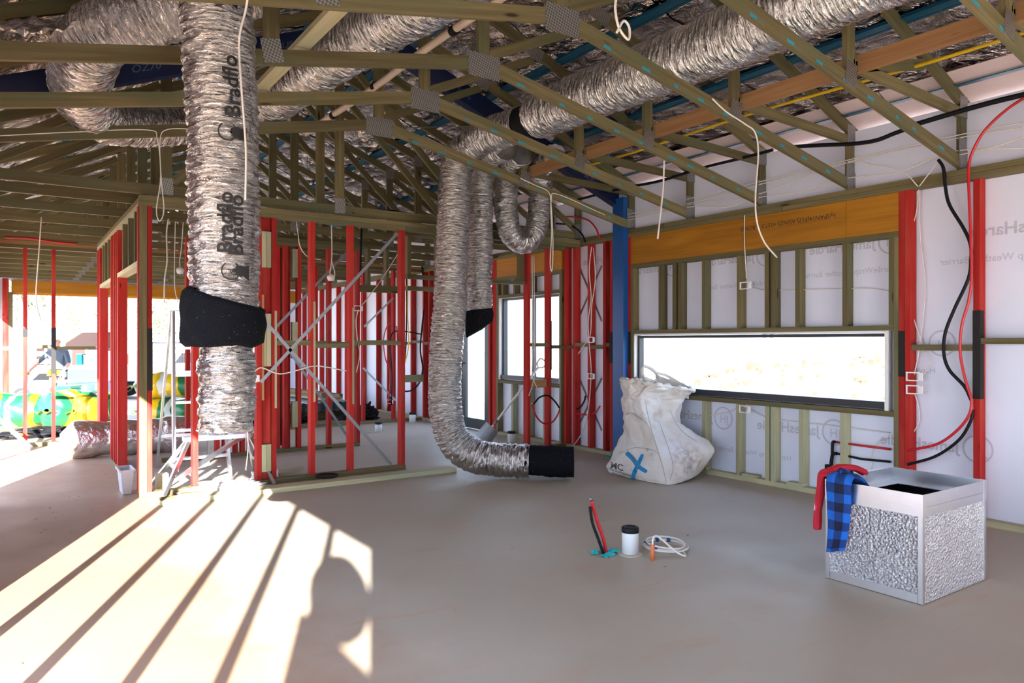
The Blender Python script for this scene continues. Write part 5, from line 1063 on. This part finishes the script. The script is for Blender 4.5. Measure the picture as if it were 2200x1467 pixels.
def pack(px, py, d, L, ra, rb, ang, k, label, z=0.0):
    c = atD(px, py, d); c.z = z+rb*.96; ax = Vector((math.cos(ang), math.sin(ang), 0)); sd = Vector((-ax.y, ax.x, 0))
    t = thing('insulation_pack', label, 'pack', 'green and yellow insulation packs')
    def fn(u, v):
        e = (u-.5)*2; f = max(.02, 1-abs(e)**5)**.5; th = v*2*math.pi
        p = c+ax*e*L/2+sd*math.cos(th)*ra*f+Vector((0, 0, math.sin(th)*rb*f)); w = .07*noise.noise(p*3.4+Vector((k, 0, 0)))+.035*noise.noise(p*9)
        p += (p-c).normalized()*w; p.z = max(p.z, z+.003); return p
    mb = MB().grid(fn, 26, 34); mb.build('wrapper', PK[k % 6], t)
    for s in (-1, 1): MB().grid(lambda u, v: c+ax*s*(L/2-.03+.09*u)+sd*(v-.5)*ra*1.3*(1-.2*u)+Vector((0, 0, .03*math.sin(v*14)*u-.01)), 4, 12).build('end_seam', PK[k % 6], t)
pack(36, 893, 11.5, .95, .30, .27, -.45, 1, 'yellow insulation pack with green band lying first in the row by the offcuts')
pack(140, 892, 11.7, .85, .31, .29, .85, 0, 'green and yellow insulation pack lying in the middle of the garage row')
pack(203, 893, 11.8, .85, .30, .27, .75, 2, 'green and yellow insulation pack next to the hallway wall end')
pack(372, 870, 12.0, 1.1, .32, .22, -.5, 3, 'lower insulation pack of the pair seen behind the ladder'); pack(372, 825, 12.0, 1.15, .34, .22, -.5, 4, 'upper insulation pack of the pair seen behind the ladder', .43)
offs = ((10, 905, 10.6, .32, .09, .12, .3), (40, 912, 10.5, .34, .1, .06, .35), (38, 900, 10.55, .34, .1, .05, .3), (60, 925, 10.3, .4, .09, .045, .5), (62, 917, 10.32, .38, .09, .045, .45), (88, 925, 10.6, .25, .1, .05, -.3), (92, 915, 10.75, .22, .09, .045, .2), (15, 930, 10.4, .4, .1, .045, .25), (14, 921, 10.42, .36, .1, .045, .2))
zz = {}
for k, (px, py, d, l, w, h, a) in enumerate(offs):
    c = atD(px, py, d); z0 = max(0.001, H-(py+6-CY)*d/F); z0 = 0.001 if k in (0, 1, 3, 5, 7) else .001+{2: .061, 4: .046, 6: .0, 8: .046}[k]
    o = MB().obox((c.x-l/2*math.cos(a), c.y-l/2*math.sin(a), z0), (l*math.cos(a), l*math.sin(a), 0), (-w*math.sin(a), w*math.cos(a), 0), (0, 0, h)).build('timber_offcut', M['lvl'] if k % 2 else M['raw_pine'])
    tag(o, ['tall block', 'low block', 'flat offcut on the low block', 'long offcut', 'long offcut on top', 'short offcut', 'short offcut turned the other way', 'wide offcut', 'wide offcut laid on top'][k]+' in the sawn timber heap by the yellow pack', 'offcut', 'offcuts heaped in the garage')
o = MB().bar((.22, 10.95, .02), (-.30, 11.0, .62), .02, .05).build('steel_angle', M['galv']); tag(o, 'dark steel angle leaning over the timber offcuts in the garage', 'steel')
blob('black_plastic', (.35, 12.6, 0), .55, .4, .10, M['black'], 'crumpled dark plastic sheet beneath the insulation packs', 'plastic', 25, .5, 3)
# ------------------------------------------------------------------ outside, beyond the garage opening
GZ = -.28
def P3(px, d, z): a, b, c = ray(px, CY); return Vector((a*d, b*d, z))
fx = Vector((CA, -SA, 0)); fy = Vector((SA, CA, 0))     # across and away, as seen from the slab
# crates
c0 = P3(148, 15.2, GZ)
for k in range(13):
    for j in range(2):
        c = c0+fx*(.0+.33*j+.012*math.sin(k*2.1+j))+Vector((0, 0, .056*k+.001)); 
        if k > 10 and j: continue
        t = MB().obox(c-fx*.15-fy*.2, fx*.30, fy*.4, (0, 0, .050)).build('green_tray', M['packgreen'] if 'packgreen' in M else M.setdefault('packgreen', plain('green_plastic', (.005, .16, .075), .4, 0, .2)))
        tag(t, 'dark green plastic tray in the tall stack by the worker', 'tray', 'stacked green trays')
# work bench plank on two stands
wbn = thing('saw_bench', 'light metal bench plank on stands in front of the worker', 'bench')
b1, b2 = P3(62, 15.6, .50), P3(232, 16.0, .52)
MB().bar(b1, b2, .28, .045).build('bench_top', M['alu'], wbn)
for q in (.12, .88):
    m_ = b1.lerp(b2, q)
    for s in (-1, 1): MB().bar(m_+fy*.05*s, Vector((m_.x, m_.y, GZ))+fy*.28*s, .03, .03).build('leg', M['alu'], wbn)
# worker
def person(c, label):
    t = thing('person', label, 'person')
    def pt(x, y, z): return c+fx*x-fy*y+Vector((0, 0, z))
    V = {'pel': (0, 0, .95), 'waist': (0, .01, 1.08), 'chest': (.0, .03, 1.30), 'neck': (.005, .05, 1.47), 'head0': (.01, .09, 1.56), 'head1': (.01, .09, 1.66), 'head2': (.01, .075, 1.735),
         'sl': (-.19, .03, 1.40), 'el': (-.37, .12, 1.19), 'wl': (-.50, .24, 1.00), 'sr': (.19, .03, 1.40), 'er': (.29, .10, 1.14), 'wr': (.30, .30, 1.00),
         'hl': (-.10, 0, .90), 'kl': (-.13, .04, .50), 'al': (-.15, -.02, .09), 'tl': (-.16, .15, .035), 'hr': (.10, 0, .90), 'kr': (.14, .05, .50), 'ar': (.17, -.01, .09), 'tr': (.19, .16, .035)}
    Rd = {'pel': (.155, .115), 'waist': (.15, .11), 'chest': (.175, .12), 'neck': (.06, .06), 'head0': (.075, .085), 'head1': (.08, .10), 'head2': (.065, .08), 'sl': (.075, .07), 'el': (.048, .048), 'wl': (.03, .03), 'sr': (.075, .07), 'er': (.048, .048), 'wr': (.03, .03),
          'hl': (.105, .11), 'kl': (.06, .065), 'al': (.045, .045), 'tl': (.045, .035), 'hr': (.105, .11), 'kr': (.06, .065), 'ar': (.045, .045), 'tr': (.045, .035)}
    E = [('pel', 'waist'), ('waist', 'chest'), ('chest', 'neck'), ('neck', 'head0'), ('head0', 'head1'), ('head1', 'head2'), ('chest', 'sl'), ('sl', 'el'), ('el', 'wl'), ('chest', 'sr'), ('sr', 'er'), ('er', 'wr'), ('pel', 'hl'), ('hl', 'kl'), ('kl', 'al'), ('al', 'tl'), ('pel', 'hr'), ('hr', 'kr'), ('kr', 'ar'), ('ar', 'tr')]
    for s, w in ((-1, 'wl'), (1, 'wr')):
        wx, wy, wz = V[w]; pm = 'p'+w; V[pm] = (wx+.01*s*(-1 if s > 0 else 1), wy+.06, wz-.055); Rd[pm] = (.036, .02); E.append((w, pm))
        for k, (dx, ln) in enumerate(((-.028, .062), (-.010, .075), (.010, .07), (.027, .055))):
            a, b_ = pm+str(k), pm+str(k)+'t'; px_, py_, pz_ = V[pm]
            V[a] = (px_+dx, py_+.035, pz_-.02); V[b_] = (px_+dx*1.05, py_+.045, pz_-.02-ln*.8); Rd[a] = (.0105, .0105); Rd[b_] = (.008, .008); E += [(pm, a), (a, b_)]
        V[pm+'th'] = (V[pm][0]-.045*s, V[pm][1]+.005, V[pm][2]-.015); Rd[pm+'th'] = (.011, .011); V[pm+'tt'] = (V[pm][0]-.05*s, V[pm][1]+.03, V[pm][2]-.05); Rd[pm+'tt'] = (.009, .009); E += [(w, pm+'th'), (pm+'th', pm+'tt')]
    names = list(V); ix = {k: i for i, k in enumerate(names)}
    me = bpy.data.meshes.new('body'); me.from_pydata([tuple(pt(*V[k])) for k in names], [(ix[a], ix[b]) for a, b in E], [])
    o = bpy.data.objects.new('body', me); COL.objects.link(o)
    sm = o.modifiers.new('skin', 'SKIN'); sm.use_smooth_shade = True; ss = o.modifiers.new('smooth', 'SUBSURF'); ss.levels = ss.render_levels = 2
    if not me.skin_vertices: me.attributes.new('skin', 'FLOAT', 'POINT')
    for i, k in enumerate(names): me.skin_vertices[0].data[i].radius = Rd[k]; me.skin_vertices[0].data[i].use_root = (k == 'pel')
    ev = o.evaluated_get(bpy.context.evaluated_depsgraph_get()); m2 = bpy.data.meshes.new_from_object(ev)
    skin = M.setdefault('skin', plain('skin', (.50, .27, .18), .5)); shirt = M.setdefault('shirt', plain('grey_polo', (.055, .075, .10), .85)); shorts = M.setdefault('shorts', plain('work_shorts', (.10, .09, .09), .85)); boot = M.setdefault('boot', plain('tan_boot', (.22, .13, .06), .8))
    m2.materials.clear()
    for m_ in (skin, shirt, shorts, boot): m2.materials.append(m_)
    for p in m2.polygons:
        v = p.center-c; x, z = v.dot(fx), v.z
        if z < .12: i = 3
        elif z < .62: i = 0
        elif z < 1.0 and abs(x) < .26: i = 2
        elif z < 1.465 and z > .99 and not ((x < -.345) or (x > .285 and z < 1.17) or (x > .24 and z < 1.13)): i = 1
        elif z < 1.0 and abs(x) < .27: i = 2
        else: i = 0
        p.material_index = i; p.use_smooth = True
    bpy.data.objects.remove(o); o = bpy.data.objects.new('body', m2); COL.objects.link(o); o.parent = t
    hd = V['head1']
    MB().lathe(pt(hd[0], hd[1]-.005, hd[2]+.025), [(.094, 0), (.10, .02), (.092, .06), (.06, .095), (.015, .105)], 20).obox(pt(-.075, .15, 1.685), fx*.17, -fy*.12, (0, 0, .014)).build('cap', M['white'], t)
    for s in (-1, 1): MB().lathe(pt(.01+.032*s, .168, 1.645), [(.003, -.006), (.011, 0), (.003, .006)], 8, axis=tuple(-fy)).build('eye', M['black'], t); MB().lathe(pt(.01+.085*s, .08, 1.63), [(.006, -.02), (.022, 0), (.006, .02)], 8, axis=(0, 0, 1)).build('ear', skin, t)
    MB().tube([pt(.01, .165, 1.655), pt(.01, .192, 1.615), pt(.01, .172, 1.605)], [.009, .014, .006], 8).build('nose', skin, t); MB().obox(pt(-.015, .165, 1.575), fx*.05, -fy*.012, (0, 0, .008)).build('mouth', M['redcloth'], t)
    MB().tube([pt(.165*math.cos(a), .125*math.sin(a), 1.0) for a in [k*6.283/24 for k in range(24)]], .028, 8, closed=True).build('tool_belt', M['black'], t)
    for x, col in ((-.10, 'yellow'), (.05, 'black'), (.12, 'yellow')): MB().obox(pt(x-.03, .16, .88), fx*.06, -fy*.05, (0, 0, .13)).build('tool_pouch', M[col], t)
    return pt
pt = person(P3(126, 16.4, GZ), 'man in dark grey polo shirt and pale cap working at the bench outside')
dr_ = thing('cordless_drill', 'yellow and black cordless drill in the hand of the man at the bench', 'drill')
h_ = pt(-.505, .34, .90)
MB().bar(h_-fy*.10+Vector((0, 0, .03)), h_+fy*.08+Vector((0, 0, .03)), .055, .06).build('body', M['yellow'], dr_); MB().bar(h_+Vector((0, 0, .0)), h_-Vector((0, 0, .14)), .035, .05, up=tuple(fy)).build('handle', M['black'], dr_); MB().bar(h_-Vector((0, 0, .14)), h_-Vector((0, 0, .19)), .06, .10, up=tuple(fy)).build('battery', M['yellow'], dr_)
# service ute with open canopy
M['vanwhite'] = plain('white_duco', (.72, .74, .76), .25, 0, .02); M['tyre'] = plain('tyre_rubber', (.02, .02, .02), .8); M['silver'] = plain('silver_blue_duco', (.22, .30, .42), .3, .4, .05); M['brownlid'] = plain('brown_shelf', (.16, .08, .05), .6)
def vbox(root, name, mat, o, x0, x1, y0, y1, z0, z1): return MB().obox(o+fx*x0+fy*y0+Vector((0, 0, z0)), fx*(x1-x0), fy*(y1-y0), (0, 0, z1-z0)).build(name, mat, root)
def wheel(root, c, r, w=.2, dia=None):
    rim = MB().lathe(c, [(r*.62, -w/2-.004), (r*.95, -w/2), (r, -w*.3), (r, w*.3), (r*.95, w/2)], 32, axis=tuple(fy)).build('tyre', M['tyre'], root)
    rm = MB().lathe(c-fy*(w/2+.006), [(.02, -.02), (r*.2, -.02), (r*.3, 0), (r*.55, .012), (r*.62, -.006), (r*.64, .01)], 28, axis=tuple(fy)).build('wheel_rim', M['alu'], root)
    hl = MB()
    for k in range(9): a = k*.698; hl.lathe(c-fy*(w/2+.004)+fx*r*.46*math.cos(a)+Vector((0, 0, r*.46*math.sin(a))), [(r*.07, -.012), (r*.07, -.004)], 8, axis=tuple(fy))
    hl.build('wheel_hole', M['black'], root)['kind'] = 'stuff'
ut = thing('service_ute', 'white work ute with open canopy of gear parked beyond the garage', 'car')
o = P3(150, 20.5, GZ)
vbox(ut, 'chassis', M['black'], o, -.1, 3.0, .1, 1.7, .38, .52); vbox(ut, 'tray_side', M['vanwhite'], o, -.05, 2.9, 0, .06, .55, .98); vbox(ut, 'tray_floor', M['vanwhite'], o, -.05, 2.9, .06, 1.8, .52, .58)
vbox(ut, 'canopy_back', M['brownlid'], o, -.0, .95, 1.2, 1.26, .98, 1.92); vbox(ut, 'canopy_roof', M['vanwhite'], o, -.05, 1.0, 0, 1.8, 1.92, 1.99)
for x in (-.05, .95): vbox(ut, 'canopy_post', M['vanwhite'], o, x, x+.07, 0, .08, .98, 1.92)
vbox(ut, 'canopy_lid', M['brownlid'], o, .03, .94, -.25, -.20, 1.50, 1.90); vbox(ut, 'lid_frame', M['vanwhite'], o, -.05, 1.0, -.26, -.19, 1.90, 1.97); vbox(ut, 'shelf', M['brownlid'], o, .02, .94, .1, 1.2, 1.42, 1.45)
vbox(ut, 'mudguard', M['vanwhite'], o, .35, 1.35, -.02, .25, .70, .80)
wheel(ut, o+fx*.80+fy*.12+Vector((0, 0, .36)), .36); wheel(ut, o+fx*.80+fy*1.6+Vector((0, 0, .36)), .36)
for k, (x, w, h, col) in enumerate(((.12, .14, .30, 'tape'), (.30, .18, .26, 'white'), (.40, .3, .42, 'white'), (.66, .16, .36, 'cream_pvc'), (.80, .10, .38, 'white'), (1.1, .3, .3, 'orange'), (1.5, .25, .36, 'white'))):
    t = vbox(None, 'gear_tub', M[col], o, x, x+w, .12+.03*k, .34+.03*k, .985, .985+h); MB().obox(o+fx*(x-.01)+fy*(.11+.03*k)+Vector((0, 0, .985+h)), fx*(w+.02), fy*.24, (0, 0, .02)).build('tub_lid', M['white'], t)
    tag(t, ['teal', 'first white', 'broad white', 'cream', 'narrow white', 'orange', 'last white'][k]+' gear tub on the open tray of the white ute', 'tub', 'gear tubs on the ute tray')
# cage trailer
tl = thing('cage_trailer', 'white slatted cage trailer parked behind the man at the bench', 'trailer')
o = P3(58, 22.6, GZ)
vbox(tl, 'bed', M['vanwhite'], o, 0, 1.15, 0, 1.4, .5, .58)
for z in (.70, .95, 1.2, 1.45): vbox(tl, 'slat', M['vanwhite'], o, 0, 1.15, 0, .03, z, z+.13)
for x in (0, .55, 1.10): vbox(tl, 'post', M['vanwhite'], o, x, x+.05, -.02, .05, .55, 1.62)
vbox(tl, 'load', M['brownlid'], o, .1, 1.1, .3, 1.2, .9, 1.5)
wheel(tl, o+fx*.5+fy*.1+Vector((0, 0, .33)), .32)
# silver car
sc_ = thing('silver_car', 'silver-blue sedan parked low behind the trailer and bench', 'car'); o = P3(20, 18.0, GZ)
prof = [(0, .28), (0, .55), (.15, .68), (.9, .74), (1.45, 1.12), (2.3, 1.14), (2.85, .78), (3.2, .72), (3.3, .5), (3.3, .28)]; prof = [(x*.5, z*.8) for x, z in prof]
mb = MB(); b = 0
for y in (0, 1.6): mb.v += [o+fx*x+fy*y+Vector((0, 0, z)) for x, z in prof]
n_ = len(prof); mb.face(list(range(n_)), [(0, 0)]*n_); mb.face([n_+i for i in range(n_)][::-1], [(0, 0)]*n_)
for i in range(n_): j = (i+1) % n_; mb.face((j, i, n_+i, n_+j), [(0, 0)]*4)
mb.build('car_body', M['silver'], sc_)
MB().raw([tuple(o+fx*x*.5-fy*.006+Vector((0, 0, z*.8))) for x, z in ((1.0, .78), (1.48, 1.06), (2.25, 1.08), (2.7, .80))], [(0, 1, 2, 3)]).build('side_window', M['black'], sc_)
for x in (.32, 1.3): wheel(sc_, o+fx*x+fy*.08+Vector((0, 0, .26)), .26, .16)
# mesh fence panel
mf = thing('mesh_fence', 'pale blue temporary mesh fence seen between post and hanging duct', 'fence')
f0 = P3(318, 19.0, GZ); fl = 1.6
for x in (0, fl): MB().cyl(f0+fx*x, f0+fx*x+Vector((0, 0, 1.65)), .022, 10).build('post', M['galv'], mf)
for z in (.15, 1.62): MB().cyl(f0+Vector((0, 0, z)), f0+fx*fl+Vector((0, 0, z)), .02, 10).build('rail', M['galv'], mf)
wm = MB()
for k in range(1, 26): wm.bar(f0+fx*fl*k/26+Vector((0, 0, .15)), f0+fx*fl*k/26+Vector((0, 0, 1.62)), .005, .005, up=tuple(fy))
for k in range(1, 9): wm.bar(f0+Vector((0, 0, .15+.16*k)), f0+fx*fl+Vector((0, 0, .15+.16*k)), .005, .005)
wm.build('wire_mesh', M['galv'], mf)['kind'] = 'stuff'
cr = thing('dark_car', 'dark hatchback parked behind the pale mesh fence', 'car'); o = P3(338, 26, GZ)
prof = [(0, .3), (0, .75), (.5, .85), (.8, 1.3), (1.9, 1.35), (2.2, .85), (2.3, .3)]; mb = MB()
for y in (0, 1.6): mb.v += [o+fx*x+fy*y+Vector((0, 0, z)) for x, z in prof]
n_ = len(prof); mb.face(list(range(n_)), [(0, 0)]*n_); mb.face([n_+i for i in range(n_)][::-1], [(0, 0)]*n_)
for i in range(n_): j = (i+1) % n_; mb.face((j, i, n_+i, n_+j), [(0, 0)]*4)
mb.build('car_body', M['silver'], cr)
MB().raw([tuple(o+fx*x-fy*.006+Vector((0, 0, z))) for x, z in ((.62, .88), (.88, 1.24), (1.8, 1.28), (2.0, .9))], [(0, 1, 2, 3)]).build('side_window', M['black'], cr)
for x in (.45, 1.8): wheel(cr, o+fx*x+fy*.08+Vector((0, 0, .3)), .3, .18)
# trees
M['bark'] = plain('pale_bark', (.40, .33, .26), .9, 0, .3, 8, .5)
LEAF = [plain('gum_leaf_%d' % k, c, .6, 0, .3, 3) for k, c in enumerate(((.16, .20, .10), (.24, .25, .11), (.13, .18, .13)))]
def tree(px, d, h, spread, k, label):
    r_ = random.Random(k*7+1); b = P3(px, d, GZ-.3); t = thing('gum_tree', label, 'tree', 'trees beyond the garage')
    tk = MB(); tips = []
    def br(p, dr2, l, rad, dep):
        q = p+dr2*l; m_ = p.lerp(q, .5)+Vector((r_.uniform(-.1, .1), r_.uniform(-.1, .1), 0))*l*.5
        tk.tube([p, m_, q], [rad, rad*.85, rad*.68], 7)
        if dep == 0: tips.append(q); return
        for _ in range(3 if dep > 1 else 4): br(q if r_.random() < .75 else m_, (dr2+Vector((r_.uniform(-1, 1), r_.uniform(-1, 1), r_.uniform(-.1, .7)))*.75).normalized(), l*r_.uniform(.55, .8), rad*.6, dep-1)
        tips.append(q)
    br(b, Vector((r_.uniform(-.1, .1), 0, 1)), h*.33, h*.022, 3); tk.build('trunk', M['bark'], t)
    lm = MB()
    for q in tips:
        for _ in range(26):
            c = q+Vector((r_.gauss(0, 1), r_.gauss(0, 1), r_.gauss(0, .8)))*spread*.22; a = Vector((r_.uniform(-1, 1), r_.uniform(-1, 1), r_.uniform(-1, .2))).normalized(); s = Vector((r_.uniform(-1, 1), r_.uniform(-1, 1), r_.uniform(-1, 1))).cross(a).normalized(); l = r_.uniform(.10, .22); w = l*.3
            n0 = len(lm.v); lm.v += [c, c+a*l*.5+s*w, c+a*l, c+a*l*.5-s*w]; lm.face((n0, n0+1, n0+2, n0+3), [(0, 0)]*4)
    lm.build('foliage', LEAF[k % 3], t)['kind'] = 'stuff'
tree(72, 30, 6.5, 3.2, 0, 'pale gum tree with twisted trunk seen between the two thin red studs'); tree(165, 40, 6.0, 3.4, 1, 'loose yellowish gum tree behind the white ute'); tree(15, 44, 8, 4, 2, 'grey-green gum tree at the edge of the garage opening'); tree(250, 48, 8, 4, 3, 'tall gum tree hidden mostly by the hallway wall'); tree(352, 34, 4.5, 2.4, 4, 'small green gum tree beyond the mesh fence'); tree(120, 55, 9, 5, 5, 'distant hazy gum tree behind the man at the bench')
# outside the long window: fence posts and rubble on the soil bank
for k, px in enumerate((1643, 1658)):
    p = atX(px, CY, 12.5); o = MB().box(p.x-.03, p.x+.03, p.y-.03, p.y+.03, -.3, 2.0).build('fence_post', M['galv']); tag(o, ['thin pale fence post nearer the bulk bag outside the long window', 'thin pale fence post nearer the silver box outside the long window'][k], 'post', 'fence posts outside the long window')
rk = MB(); r_ = random.Random(3)
for k in range(260):
    a, q = r_.gauss(0, 1), r_.gauss(0, 1); x, y = 16.6+a*2.2, 10+q*3.2; z = gz(x, y); s = r_.uniform(.04, .16)
    rk.obox((x, y, z-.02), (s, s*.4*r_.uniform(-1, 1), s*.3), (-s*.3, s*.8, 0), (0, s*.2, s*.6))
o = rk.build('soil_rubble', M['rubble']); tag(o, 'broken reddish rubble on the soil bank outside the long window', 'rubble', kind='stuff')
